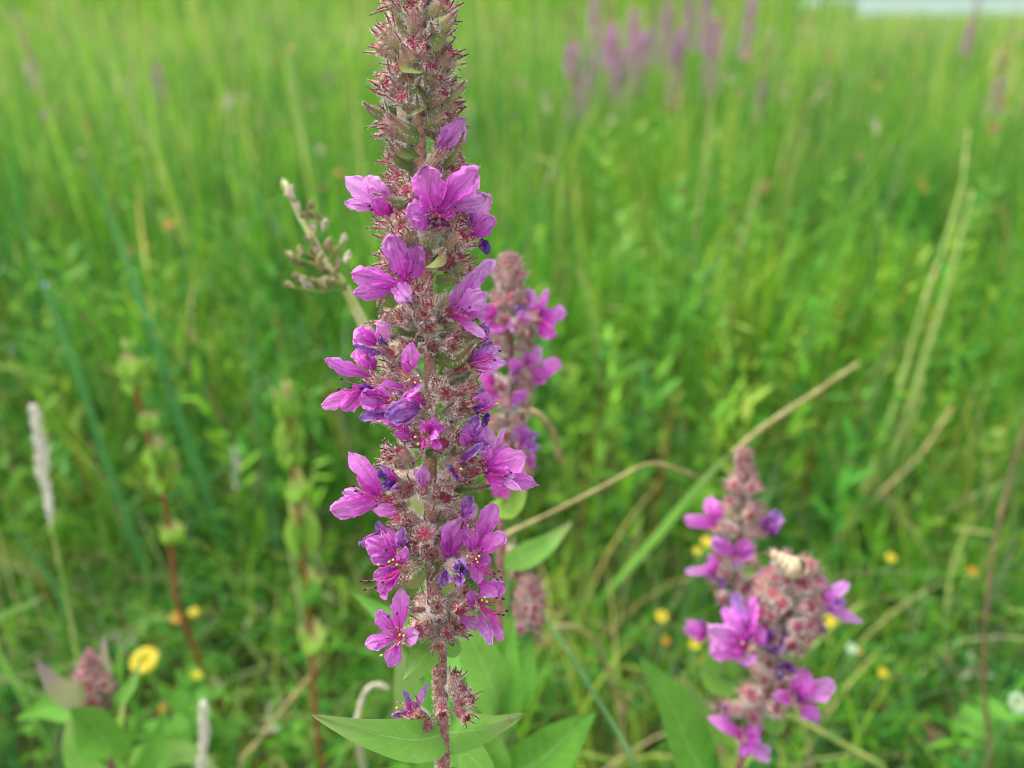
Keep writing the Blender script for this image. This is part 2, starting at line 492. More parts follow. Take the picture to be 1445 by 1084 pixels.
def set_mesh(name, verts, quads, cols, mat, kind='stuff'):
    me = bpy.data.meshes.new(name)
    nv, nf = len(verts), len(quads)
    me.vertices.add(nv)
    me.vertices.foreach_set('co', verts.astype(np.float32).ravel())
    me.loops.add(nf * 4)
    me.loops.foreach_set('vertex_index', quads.astype(np.int32).ravel())
    me.polygons.add(nf)
    me.polygons.foreach_set('loop_start', np.arange(0, nf * 4, 4, dtype=np.int32))
    me.polygons.foreach_set('loop_total', np.full(nf, 4, dtype=np.int32))
    me.polygons.foreach_set('use_smooth', np.ones(nf, dtype=bool))
    at_ = me.color_attributes.new('col', 'FLOAT_COLOR', 'POINT')
    c4 = np.ones((nv, 4), dtype=np.float32)
    c4[:, :3] = cols
    at_.data.foreach_set('color', c4.ravel())
    me.update()
    me.validate()
    me.materials.append(mat)
    o = link(name, me)
    if kind:
        o['kind'] = kind
    return o

def blade_arrays(x, y, z, h, w, seg, lean, cA, cB, droop=0.0, azim=None):
    n = len(x)
    a = RNG.uniform(0, 2 * PI, n) if azim is None else azim
    dx, dy = np.cos(a), np.sin(a)
    s = RNG.uniform(0, 2 * PI, n)
    sx, sy = np.cos(s), np.sin(s)
    V = np.empty((n, seg + 1, 2, 3))
    Cc = np.empty((n, seg + 1, 2, 3))
    for i in range(seg + 1):
        t = i / seg
        bend = lean * (0.35 * t + 0.65 * t ** 2.2)
        px = x + dx * h * bend
        py = y + dy * h * bend
        pz = z + h * (t - 0.45 * bend * t - droop * t ** 3)
        ww = w * (0.55 + 0.45 * min(1, t * 3)) * (1 - t) ** 0.55 * 0.5 + w * 0.02
        V[:, i, 0] = np.stack([px - sx * ww, py - sy * ww, pz], 1)
        V[:, i, 1] = np.stack([px + sx * ww, py + sy * ww, pz], 1)
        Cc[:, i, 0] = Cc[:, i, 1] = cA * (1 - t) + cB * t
    b = np.arange(n)[:, None] * (2 * (seg + 1))
    i2 = np.arange(seg)[None, :] * 2
    Q = np.stack([b + i2, b + i2 + 1, b + i2 + 3, b + i2 + 2], -1).reshape(-1, 4)
    return V.reshape(-1, 3), Q, Cc.reshape(-1, 3)

GREENS = np.array([(0.13, 0.34, 0.015), (0.075, 0.25, 0.015), (0.19, 0.40, 0.02), (0.04, 0.18, 0.03),
                   (0.26, 0.42, 0.03), (0.09, 0.34, 0.03), (0.32, 0.44, 0.05), (0.42, 0.38, 0.12),
                   (0.50, 0.42, 0.20), (0.36, 0.20, 0.10)])
def pick_cols(n, p):
    p = np.asarray(p, float); p /= p.sum()
    c = GREENS[RNG.choice(len(GREENS), n, p=p)]
    return c * RNG.uniform(0.75, 1.25, (n, 1)) * np.array([[0.97, 1.02, 1.10]])

def vnoise(x, y, s, seed=0.0):
    return np.array([noise.noise(Vector((a * s + seed, b * s, seed))) for a, b in zip(x, y)])

def scatter(n, y0, y1, power=1.0, margin=0.25):
    """positions over the view's wedge (and somewhat beyond it)"""
    u = RNG.uniform(0, 1, n)
    y = (y0 ** (1 + power) + u * (y1 ** (1 + power) - y0 ** (1 + power))) ** (1 / (1 + power))
    x = RNG.uniform(-1, 1, n) * (y * 0.74 + margin)
    return x, y

def gz(x, y):
    """the ground falls gently towards the lake on the right"""
    wig = 0.05 * np.sin(np.asarray(y) * 0.35) + 0.04 * np.sin(np.asarray(y) * 0.9 + 1.0)
    t = np.clip((np.asarray(x) / np.maximum(np.asarray(y), 0.01) - 0.18 + wig) / 0.12, 0, 1)
    return -np.clip(np.asarray(y) - 7, 0, 26) * 0.034 * t * t * (3 - 2 * t)

parts = []
terrain()
P_GREEN = [5, 6, 5, 5, 4, 4, 2.2, 0.8, 0.5, 0.15]
def add_grass(n, y0, y1, h0, h1, w0, w1, seg, lean, probs, power=0.3, clump=0.0, cs=1.6, tipy=0.25, margin=0.25, hlim=0):
    x, y = scatter(n, y0, y1, power, margin)
    if clump:
        nz = vnoise(x, y, cs, 3.1)
        keep = RNG.uniform(-0.6, 0.6, len(x)) * (1.2 - clump) < nz + 0.12
        x, y = x[keep], y[keep]
    k = len(x)
    hn = vnoise(x, y, 0.8, 9.0)
    h = RNG.uniform(h0, h1, k) * (1 + 0.35 * hn)
    w = RNG.uniform(w0, w1, k)
    cA = pick_cols(k, probs)
    pn = 1.1 * vnoise(x, y, 1.3, 21.0) + 0.9 * vnoise(x, y, 6.0, 33.0)      # clumps of one kind share their colour
    pt = np.clip(0.5 + pn, 0, 1)[:, None]
    cA = cA * (np.array([[0.42, 0.66, 0.9]]) * (1 - pt) + np.array([[1.45, 1.22, 1.1]]) * pt)
    if hlim:
        az_ = x / y
        h = np.minimum(h, np.where(az_ > 0.31, hlim * 0.72, hlim))
    cB = cA * 1.1 + np.array([0.07, 0.05, 0.03]) * tipy  # pale seed-head tips; the tall far sets also carry distance haze in this colour
    ln = np.abs(RNG.normal(lean, lean * 0.6, k))
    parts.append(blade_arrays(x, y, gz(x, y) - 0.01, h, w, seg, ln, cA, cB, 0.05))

add_grass(11000, 1.25, 2.6, 0.26, 0.52, 0.0024, 0.0060, 7, 0.30, P_GREEN, 0.6, 0.3)
add_grass(2600, 1.1, 2.6, 0.30, 0.60, 0.007, 0.013, 8, 0.22, [4, 6, 4, 6, 3, 5, 1.5, 0.4, 0.2, 0.0], 0.6, 0.45)
add_grass(3800, 2.4, 6.0, 0.40, 0.70, 0.009, 0.018, 7, 0.2, [4, 6, 4, 6, 3, 5, 1.5, 0.4, 0.2, 0.0], 0.7, 0.45, hlim=0.8)
add_grass(24000, 2.0, 5.0, 0.34, 0.60, 0.003, 0.008, 6, 0.26, P_GREEN, 0.8, 0.2)
add_grass(38000, 4.5, 13, 0.40, 0.66, 0.006, 0.014, 4, 0.22, P_GREEN, 0.8)
add_grass(50000, 11, 60, 0.45, 0.68, 0.016, 0.05, 3, 0.2, P_GREEN, 0.7)
# the tall ones that reach up to the top of the picture
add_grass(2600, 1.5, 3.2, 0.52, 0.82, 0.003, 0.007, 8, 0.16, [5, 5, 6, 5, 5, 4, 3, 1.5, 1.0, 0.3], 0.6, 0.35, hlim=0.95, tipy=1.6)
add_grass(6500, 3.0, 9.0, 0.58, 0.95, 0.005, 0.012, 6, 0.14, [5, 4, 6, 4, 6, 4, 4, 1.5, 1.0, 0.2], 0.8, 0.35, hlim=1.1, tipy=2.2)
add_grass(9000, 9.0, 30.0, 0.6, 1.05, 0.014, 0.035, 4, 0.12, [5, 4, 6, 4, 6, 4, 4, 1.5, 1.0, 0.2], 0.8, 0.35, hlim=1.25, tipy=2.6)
n_ = 16000                                     # taller reedy growth where the lake is not
yy = RNG.uniform(9, 34, n_); xx = np.minimum(RNG.uniform(-0.8, 0.40, n_), RNG.uniform(0.20, 0.75, n_)) * yy
hh = RNG.uniform(0.75, 1.5, n_) * (1 + 0.25 * vnoise(xx, yy, 0.5, 4.0))
cr = pick_cols(n_, [5, 4, 6, 4, 6, 4, 5, 2, 1.5, 0.2])
hh = hh * np.where(xx / yy > 0.33, 0.8, 1)
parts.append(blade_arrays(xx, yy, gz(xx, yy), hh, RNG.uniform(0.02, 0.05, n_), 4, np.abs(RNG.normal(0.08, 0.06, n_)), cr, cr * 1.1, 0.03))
# shorter blades among the ground cover close by, denser where the tall grass begins
add_grass(2600, 0.6, 1.5, 0.16, 0.36, 0.0016, 0.0036, 8, 0.55, [2, 3, 2, 3, 2, 3, 1.5, 4, 3, 1], 0.6, 0.0)
add_grass(5200, 0.42, 1.4, 0.10, 0.30, 0.0018, 0.0048, 7, 0.5, [5, 5, 5, 4, 4, 4, 2, 2.0, 1.5, 0.3], 0.6, 0.0)
add_grass(9500, 0.78, 1.8, 0.18, 0.46, 0.0024, 0.0062, 7, 0.26, [4, 7, 3, 7, 3, 5, 1.5, 1.0, 0.8, 0.3], 0.6, 0.45)
# dead litter lying low
x, y = scatter(2600, 0.45, 2.0, 0.6)
k = len(x)
lit = pick_cols(k, [0, 0, 0.2, 0, 0.2, 0, 0.4, 2, 2.5, 2.5]) * 0.8
parts.append(blade_arrays(x, y, RNG.uniform(0, 0.05, k), RNG.uniform(0.05, 0.16, k), RNG.uniform(0.0015, 0.004, k), 4, RNG.uniform(1.0, 2.2, k), lit, lit))

def join(parts):
    V, Q, Cc, o = [], [], [], 0
    for v, q, c_ in parts:
        V.append(v); Q.append(q + o); Cc.append(c_); o += len(v)
    return np.concatenate(V), np.concatenate(Q), np.concatenate(Cc)
V, Q, Cc = join(parts)
grass = set_mesh('meadow_grass', V, Q, Cc, M['meadow'])
grass['label'] = 'tall green meadow grass filling the whole blurred background'

def leaflets(x, y, z, L, W, tilt, cols, az=None):
    """folded oval leaflets: two quads each"""
    n = len(x)
    a = RNG.uniform(0, 2 * PI, n) if az is None else az
    d = np.stack([np.cos(a) * np.cos(tilt), np.sin(a) * np.cos(tilt), np.sin(tilt)], 1)
    s = np.stack([-np.sin(a), np.cos(a), RNG.uniform(-0.35, 0.35, n)], 1)
    nn = np.cross(d, s)
    b = np.stack([x, y, z], 1)
    fold = RNG.uniform(-0.05, 0.3, n)[:, None]
    L, W = L[:, None], W[:, None]
    mid = nn * fold * W * 0.5
    V = np.stack([b, b + d * L * 0.35 - s * W * 0.46 + mid, b + d * L * 0.78 - s * W * 0.34 + mid, b + d * L,
                  b + d * L * 0.78 + s * W * 0.34 + mid, b + d * L * 0.35 + s * W * 0.46 + mid], 1)
    i = np.arange(n)[:, None] * 6
    Q = np.concatenate([i + np.array([[0, 1, 2, 3]]), i + np.array([[0, 3, 4, 5]])], 0)
    Cc = np.repeat(cols[:, None, :], 6, 1)
    return V.reshape(-1, 3), Q, Cc.reshape(-1, 3)

cp = []
def cover(n, y0, y1, l0, l1, hmax, probs, power=0.5, aspect=0.62, clump=0.25):
    x, y = scatter(n // 3, y0, y1, power)
    nz = vnoise(x, y, 5.0, 1.7)
    keep = RNG.uniform(-0.5, 0.5, len(x)) * (1 - clump) < nz + 0.15
    x, y = x[keep], y[keep]
    hn = vnoise(x, y, 3.0, 5.5)
    z = (0.03 + hmax * (0.5 + 0.9 * hn)) * RNG.uniform(0.1, 1.0, len(x)) ** 0.5
    z = np.maximum(z, 0.004)
    base = pick_cols(len(x), probs) * (0.78 + 0.5 * vnoise(x, y, 4.0, 12.0))[:, None] * np.array([[0.75, 0.92, 1.15]])
    az = RNG.uniform(0, 2 * PI, len(x))
    for j in range(3):
        k = len(x)
        cp.append(leaflets(x, y, z, RNG.uniform(l0, l1, k), RNG.uniform(l0, l1, k) * aspect, RNG.uniform(-0.3, 0.7, k),
                           base * RNG.uniform(0.9, 1.1, (k, 1)), az + j * 2.1 + RNG.uniform(-0.3, 0.3, k)))
COVG = [5, 5, 5, 4, 4, 5, 2.5, 0.5, 0.4, 0.25]
cover(26000, 0.42, 1.5, 0.007, 0.014, 0.10, COVG)
cover(30000, 1.3, 4.5, 0.010, 0.026, 0.20, COVG, 0.8)
cover(9000, 0.45, 1.6, 0.016, 0.030, 0.13, COVG, 0.5, 0.34)
# leafy herbs standing in the grass: long leaves in tiers round upright stems
h1 = scatter(1250, 0.95, 4.2, 0.7)
h2 = scatter(340, 0.75, 1.3, 0.6)
hx, hy = np.concatenate([h1[0], h2[0]]), np.concatenate([h1[1], h2[1]])
keep = vnoise(hx, hy, 1.4, 40.0) > -0.08
hx, hy = hx[keep], hy[keep]
k = len(hx)
hh = RNG.uniform(0.22, 0.52, k)
near = hy < 1.3
hh = np.where(near, hh * 0.8, hh)
hc = pick_cols(k, [6, 6, 4, 5, 2, 6, 1, 0, 0, 0]) * 0.88
htx, hty = RNG.normal(0, .05, k), RNG.normal(0, .05, k)
for j in range(15):
    t = 0.22 + 0.78 * j / 14
    LL = RNG.uniform(0.03, 0.062, k) * (1.15 - 0.6 * t)
    cp.append(leaflets(hx + htx * t, hy + hty * t, hh * t, LL, LL * 0.30, RNG.uniform(0.2, 1.1, k), hc * RNG.uniform(0.85, 1.15, (k, 1)), RNG.uniform(0, 2 * PI, k)))
sc_ = np.where(RNG.uniform(0, 1, k)[:, None] < 0.4, np.array([[0.28, 0.12, 0.05]]), hc * 0.8)
herb_stems = blade_arrays(hx, hy, np.zeros(k), hh, np.full(k, 0.004), 4, np.full(k, 0.05), sc_, sc_)
cp.append(herb_stems)
# seed heads and small blossoms of the far meadow: flecks of brown, pink, cream near the grass tops
x, y = scatter(2200, 1.5, 9, 0.9)
k = len(x)
fleck = np.array([(0.40, 0.20, 0.10), (0.42, 0.26, 0.22), (0.45, 0.38, 0.20), (0.36, 0.18, 0.26), (0.5, 0.42, 0.33), (0.5, 0.33, 0.05)])
fc = fleck[RNG.choice(6, k, p=[.26, .2, .24, .08, .15, .07])] * RNG.uniform(0.7, 1.1, (k, 1))
fz = 0.22 + RNG.uniform(0, 0.42, k)
for j in range(5):
    cp.append(leaflets(x + RNG.normal(0, .006, k), y + RNG.normal(0, .006, k), fz + RNG.normal(0, .012, k), RNG.uniform(0.010, 0.026, k), RNG.uniform(0.006, 0.013, k), RNG.uniform(0.2, 1.4, k), fc))
V, Q, Cc = join(cp)
gc = set_mesh('ground_cover', V, Q, Cc, M['cover'])
gc['label'] = 'low clover and small leaved plants covering the ground'

# ------------------------------------------------------------------ plant pieces
def petal_mesh(name, base, tip, width, roll=0.0, arch=0.12, cup=0.15, crumple=0.05, mat=None, nu=15, nv=23, seed=None, notch=0.0, twist=0.0, freq=2.2, claw=0.16, bend=0.0):
    base, tip = Vector(base), Vector(tip)
    ax = tip - base
    L = ax.length
    ax.normalize()
    tocam = (Vector((0, 0, H)) - base).normalized()
    n0 = (tocam - ax * tocam.dot(ax)).normalized()
    sd_ = seed if seed is not None else random.uniform(0, 100)
    v, uv, f = [], [], []
    for j in range(nv):
        t = j / (nv - 1)
        t = 0.45 * t + 0.55 * math.sin(PI / 2 * t)
        if t < 0.62:
            prof = claw + (1 - claw) * math.sin(PI / 2 * t / 0.62) ** 1.35
        else:
            prof = max(0.0, 1 - ((t - 0.62) / 0.38) ** 2.3) ** 0.52
        q = Quaternion(ax, roll + twist * t)
        nrm = q @ n0
        side = nrm.cross(ax)
        for i in range(nu):
            u = -1 + 2 * i / (nu - 1)
            edge_n = 0.96 + 0.26 * noise.noise(Vector((u * 0.8 + sd_, t * 4.2, sd_ * 1.3))) + 0.24 * noise.noise(Vector((u + sd_, t * 12, 3)))
            tt = t + (0.10 * noise.noise(Vector((u * 2.2 + sd_, 7, sd_))) + 0.05 * noise.noise(Vector((u * 6 + sd_, 3, sd_))) - notch * math.exp(-(u / 0.35) ** 2)) * max(0, (t - 0.6) / 0.4)
            w = width * 0.5 * prof * edge_n
            h = arch * L * math.sin(PI * t) + cup * width * 0.5 * (u * u) * prof
            h += crumple * width * (noise.noise(Vector((u * freq * 1.5 + sd_, t * freq, sd_))) * 1.4
                                    + 0.6 * noise.noise(Vector((u * freq * 3.7 + sd_, t * freq * 1.6, sd_ + 5)))) * min(1, t * 3)
            h += crumple * width * 1.6 * noise.noise(Vector((u * 1.0, t * 9 + sd_, 2.0))) * abs(u) ** 2
            h += crumple * width * 1.0 * noise.noise(Vector((u * 5.5 + sd_, t * 2.0, 8.0))) * min(1, t * 2)
            sh = crumple * width * 0.5 * noise.noise(Vector((u * freq + 9, t * freq * 2 + sd_, sd_)))
            v.append(base + ax * (tt * L) + side * (u * w + sh + bend * L * math.sin(PI * t)) + nrm * h)
            uv.append((i / (nu - 1), t))
    for j in range(nv - 1):
        for i in range(nu - 1):
            a = j * nu + i
            f.append((a, a + 1, a + nu + 1, a + nu))
    return v, f, uv

def put_petal(parent, origin, base, tip, width, mat, **kw):
    v, f, uv = petal_mesh('petal', base, tip, width, **kw)
    o = Vector(origin)
    me = mesh_from('petal', [p - o for p in v], f, uv, True, [mat])
    return link('petal', me, parent)

def rib_leaf(path, width, up_hint, fold=0.25, wave=0.04, nu=7, prof='lance', n=6, seed=0):
    """a leaf along a path; returns v,f,uv"""
    P = smooth_path(path, n)
    m_ = len(P)
    L = sum((P[i + 1] - P[i]).length for i in range(m_ - 1))
    v, f, uv = [], [], []
    for j in range(m_):
        t = j / (m_ - 1)
        tg = (P[min(j + 1, m_ - 1)] - P[max(j - 1, 0)]).normalized()
        nrm = Vector(up_hint) - tg * Vector(up_hint).dot(tg)
        nrm.normalize()
        side = nrm.cross(tg)
        if prof == 'lance':
            w = (math.sin(PI * t ** 0.72) ** 0.85) * (1 - 0.15 * t) + 0.10 * (1 - t) + 0.004
        elif prof == 'ovate':
            w = min(1, (math.sin(PI * min(1, (t * 0.93 + 0.07) ** 0.55))) ** 0.8 * 1.05)
        elif prof == 'obov':
            w = math.sin(PI * t ** 1.2) ** 0.7 + 0.1 * (1 - t)
        else:
            w = (0.6 + 0.4 * min(1, t * 4)) * (1 - t ** 2.2) ** 0.8 + 0.01
        w *= width * 0.5
        for i in range(nu):
            u = -1 + 2 * i / (nu - 1)
            e = 1 + 0.05 * noise.noise(Vector((t * 6 + seed, u, seed)))
            h = fold * abs(u) * w + wave * width * noise.noise(Vector((t * 5 + seed, u * 1.5, seed + 2)))
            v.append(P[j] + side * (u * w * e) + nrm * h)
            uv.append((i / (nu - 1), t))
    for j in range(m_ - 1):
        for i in range(nu - 1):
            a = j * nu + i
            f.append((a, a + 1, a + nu + 1, a + nu))
    return v, f, uv

def put_leaf(parent, origin, path, width, mat, hint=None, name='leaf', **kw):
    if hint is None:
        hint = (0, -0.6, 0.8)
    v, f, uv = rib_leaf(path, width, hint, seed=random.uniform(0, 50), **kw)
    o = Vector(origin)
    return link(name, mesh_from(name, [p - o for p in v], f, uv, True, [mat]), parent)

def put_tube(parent, origin, path, radii, mat, name='stem', n=10, k=6, knob=0.0):
    P = smooth_path(path, k)
    if hasattr(radii, '__len__'):
        r0, r1 = radii
        radii = [r0 + (r1 - r0) * i / (len(P) - 1) for i in range(len(P))]
    else:
        radii = [radii] * len(P)
    if knob:
        radii = [r * (1 + knob * noise.noise(Vector((i * 0.9, 1, 2)))) for i, r in enumerate(radii)]
    a = Acc()
    o = Vector(origin)
    a.tube([p - o for p in P], radii, n)
    return link(name, a.mesh(name, mat), parent)

# ---- bud (calyx) variants, built along +Z, length 1 and radius 0.3, scaled on placing
def hair_acc(acc, p, nrm, length, width, droop=0.0):
    t = Vector((random.gauss(0, 1), random.gauss(0, 1), random.gauss(0, 1)))
    d = (nrm + t * 0.38).normalized()
    s = d.cross(Vector((random.gauss(0, 1), random.gauss(0, 1), random.gauss(0, 1)))).normalized()
    b = d.lerp(t, 0.14).normalized()
    m = p + d * length * 0.55
    e = m + b * length * 0.5
    acc.add([p - s * width, p + s * width, m + s * width * 0.7, m - s * width * 0.7, e], [(0, 1, 2, 3), (3, 2, 4)], [(0, 0), (0, 0), (0, .6), (0, .6), (0, 1)])

def bud_meshes(kind, seed):
    """returns tube, teeth, hairs, mouth meshes"""
    random.seed(seed)
    mats = {'fresh': M['calyx'], 'old': M['calyx_old'], 'red': M['calyx_red'], 'pink': M['calyx_pink']}
    tubem = Acc()
    NA, NZ = 36, 11
    v, f, uv = [], [], []
    squash = random.uniform(0.85, 1.1)
    bendx = random.uniform(-0.12, 0.12)
    def rad(z):
        if kind in ('fresh', 'pink'):
            return 0.30 * (0.45 + 0.55 * min(1, z / 0.55) ** 0.7) * (1 - 0.10 * max(0, (z - 0.75) / 0.25))
        return 0.27 * (0.50 + 0.50 * min(1, z / 0.5) ** 0.7) * (1 - 0.18 * max(0, (z - 0.6) / 0.4))
    def cen(z):
        return Vector((bendx * z * z, 0, z))
    for j in range(NZ):
        z = j / (NZ - 1)
        for k in range(NA):
            a = 2 * PI * k / NA
            r = rad(z) * (1 + 0.055 * math.cos(12 * a)) * (1 + 0.10 * noise.noise(Vector((math.cos(a) * 1.3, math.sin(a) * 1.3, z * 2 + seed))))
            v.append(cen(z) + Vector((r * math.cos(a), r * squash * math.sin(a), 0)))
            uv.append((k / NA, z))
    for j in range(NZ - 1):
        for k in range(NA):
            k2 = (k + 1) % NA
            f.append((j * NA + k, j * NA + k2, (j + 1) * NA + k2, (j + 1) * NA + k))
    # rounded closing towards the mouth
    for (z, sc) in ((1.06, 0.75), (1.08, 0.45), (1.02, 0.12)):
        o = len(v)
        for k in range(NA):
            a = 2 * PI * k / NA
            r = rad(1.0) * sc * (1 + 0.16 * math.cos(6 * a))
            v.append(cen(1.0) + Vector((r * math.cos(a), r * math.sin(a), z - 1 + 0.02 * math.cos(6 * a))))
            uv.append((k / NA, 1.0))
        for k in range(NA):
            k2 = (k + 1) % NA
            f.append((o - NA + k, o - NA + k2, o + k2, o + k))
    tubem.add(v, f, uv)
    teeth = Acc()
    hair = Acc()
    rt = rad(1.0)
    long_ = 0.54 if kind != 'old' else 0.50
    for k in range(6):
        a = 2 * PI * (k + random.uniform(-0.18, 0.18)) / 6
        rd = Vector((math.cos(a), math.sin(a), 0))
        L = long_ * random.uniform(0.75, 1.25)
        curl = random.uniform(-0.5, 1.3)
        sidew = Vector((-math.sin(a), math.cos(a), 0)) * random.uniform(-0.4, 0.4)
        pts = []
        for i in range(8):
            t = i / 7
            out_ = 0.62 * t - 0.45 * curl * t * t
            pts.append(cen(1.0) + rd * (rt * 0.98 + L * out_) + Vector((0, 0, -0.12 + L * (0.95 * t))) + sidew * L * t * t)
        wv_, fv, uvv = [], [], []
        teeth.tube(pts, [0.056 * (1 - 0.9 * (i / 7)) ** 0.7 + 0.006 for i in range(8)], 6)
        for i in range(1, 7):
            for _ in range(9):
                rn = Vector((random.gauss(0, 1), random.gauss(0, 1), random.gauss(0, 1))).normalized()
                hair_acc(hair, pts[i], rn, random.uniform(0.07, 0.18), 0.0072)
        # short broad sepal between
        a2 = a + PI / 6
        rd2 = Vector((math.cos(a2), math.sin(a2), 0))
        sv = Vector((-math.sin(a2), math.cos(a2), 0))
        b0 = cen(1.0) + rd2 * rt * 0.98 + Vector((0, 0, -0.05))
        inward = 0.35 if kind == 'fresh' else -0.1
        tp = b0 + Vector((0, 0, 0.20)) - rd2 * rt * inward
        mdp = b0 + Vector((0, 0, 0.10)) + rd2 * 0.02
        teeth.add([b0 - sv * 0.09, b0 + sv * 0.09, mdp + sv * 0.07, mdp - sv * 0.07, tp], [(0, 1, 2, 3), (3, 2, 4)], [(0, 0.0), (0, 0.0), (0, .25), (0, .25), (0, .6)])
    nh = 430
    for _ in range(nh):
        z = random.uniform(0.0, 1.05)
        a = random.uniform(0, 2 * PI)
        r = rad(min(z, 1.0)) * 1.02
        p = cen(min(z, 1)) + Vector((r * math.cos(a), r * math.sin(a), 0))
        nrm = Vector((math.cos(a), math.sin(a), 0.35))
        hair_acc(hair, p, nrm, random.uniform(0.09, 0.24), 0.0078)
    mouth = Acc()
    if kind != 'old':
        for _ in range(36):                                  # crumpled petal tips showing in the mouth
            a = random.uniform(0, 2 * PI); rr = random.uniform(0, 0.19)
            c0 = cen(1.0) + Vector((rr * math.cos(a), rr * math.sin(a), 0.05))
            c1 = c0 + Vector((random.uniform(-.10, .10), random.uniform(-.10, .10), random.uniform(0.03, 0.15)))
            mouth.tube([c0, c0.lerp(c1, .5) + Vector((random.uniform(-.03, .03), 0, 0.02)), c1], [0.028, 0.024, 0.008], 4)
        for k in range(6):                                   # red star rays
            a = 2 * PI * (k + .5) / 6
            rd = Vector((math.cos(a), math.sin(a), 0))
            mouth.tube([cen(1) + rd * 0.06 + Vector((0, 0, .11)), cen(1) + rd * rt * 0.8 + Vector((0, 0, .10)), cen(1) + rd * rt * 1.05 + Vector((0, 0, .0))], [0.034, 0.026, 0.012], 5)
    else:
        for k in range(9):                                   # withered threads
            a = 2 * PI * k / 9
            rd = Vector((math.cos(a), math.sin(a), 0))
            c1 = cen(1) + rd * random.uniform(0.05, 0.24) + Vector((0, 0, random.uniform(0.1, 0.38)))
            mouth.tube([cen(1) + rd * 0.05, cen(1).lerp(c1, .5) + Vector((random.uniform(-.06, .06), random.uniform(-.06, .06), 0.05)), c1], [0.022, 0.016, 0.012], 4)
        mouth.ball(cen(1) + Vector((0, 0, 0.01)), 0.09, 8, 5, (1, 1, 0.5))
    return (tubem.mesh('bud', mats[kind]), teeth.mesh('calyx_teeth', M['teeth']), hair.mesh('hairs', M['hair'], False),
            mouth.mesh('bud_mouth', M['tip_old'] if kind == 'old' else M['tip']))

BUDS = {k: [bud_meshes(k, 100 * i + 7 + len(k)) for i in range(5)] for k in ('fresh', 'old', 'red', 'pink')}
random.seed(21)

def put_bud(parent, origin, base, direction, length, radius_scale=1.0, kind='fresh', hairs=True, name='bud'):
    tb, th, hr, mo = random.choice(BUDS[kind])
    o = link(name, tb, parent, Vector(base) - Vector(origin))
    q = Vector(direction).to_track_quat('Z', 'Y') @ Quaternion((0, 0, 1), random.uniform(0, 2 * PI))
    o.rotation_mode = 'QUATERNION'
    o.rotation_quaternion = q
    o.scale = (length * radius_scale, length * radius_scale, length)
    t = link('calyx_teeth', th, o); t['kind'] = 'stuff'
    link('bud_mouth', mo, o)
    if hairs:
        h_ = link('hairs', hr, o); h_['kind'] = 'stuff'
    return o

def fuzz(parent, origin, path, radii, count, length, name='hairs'):
    P = smooth_path(path, 10)
    a = Acc()
    o = Vector(origin)
    r0, r1 = radii
    for _ in range(count):
        t = random.random()
        i = min(int(t * (len(P) - 1)), len(P) - 2)
        fr = t * (len(P) - 1) - i
        c_ = P[i].lerp(P[i + 1], fr)
        tg = (P[i + 1] - P[i]).normalized()
        rn = Vector((random.gauss(0, 1), random.gauss(0, 1), random.gauss(0, 1)))
        rn = (rn - tg * rn.dot(tg)).normalized()
        r = r0 + (r1 - r0) * t
        hair_acc(a, c_ - o + rn * r * 0.98, rn, random.uniform(0.5, 1.2) * length, 0.22 * U0)
    h_ = link(name, a.mesh(name, M['hair'], False), parent)
    h_['kind'] = 'stuff'
    return h_

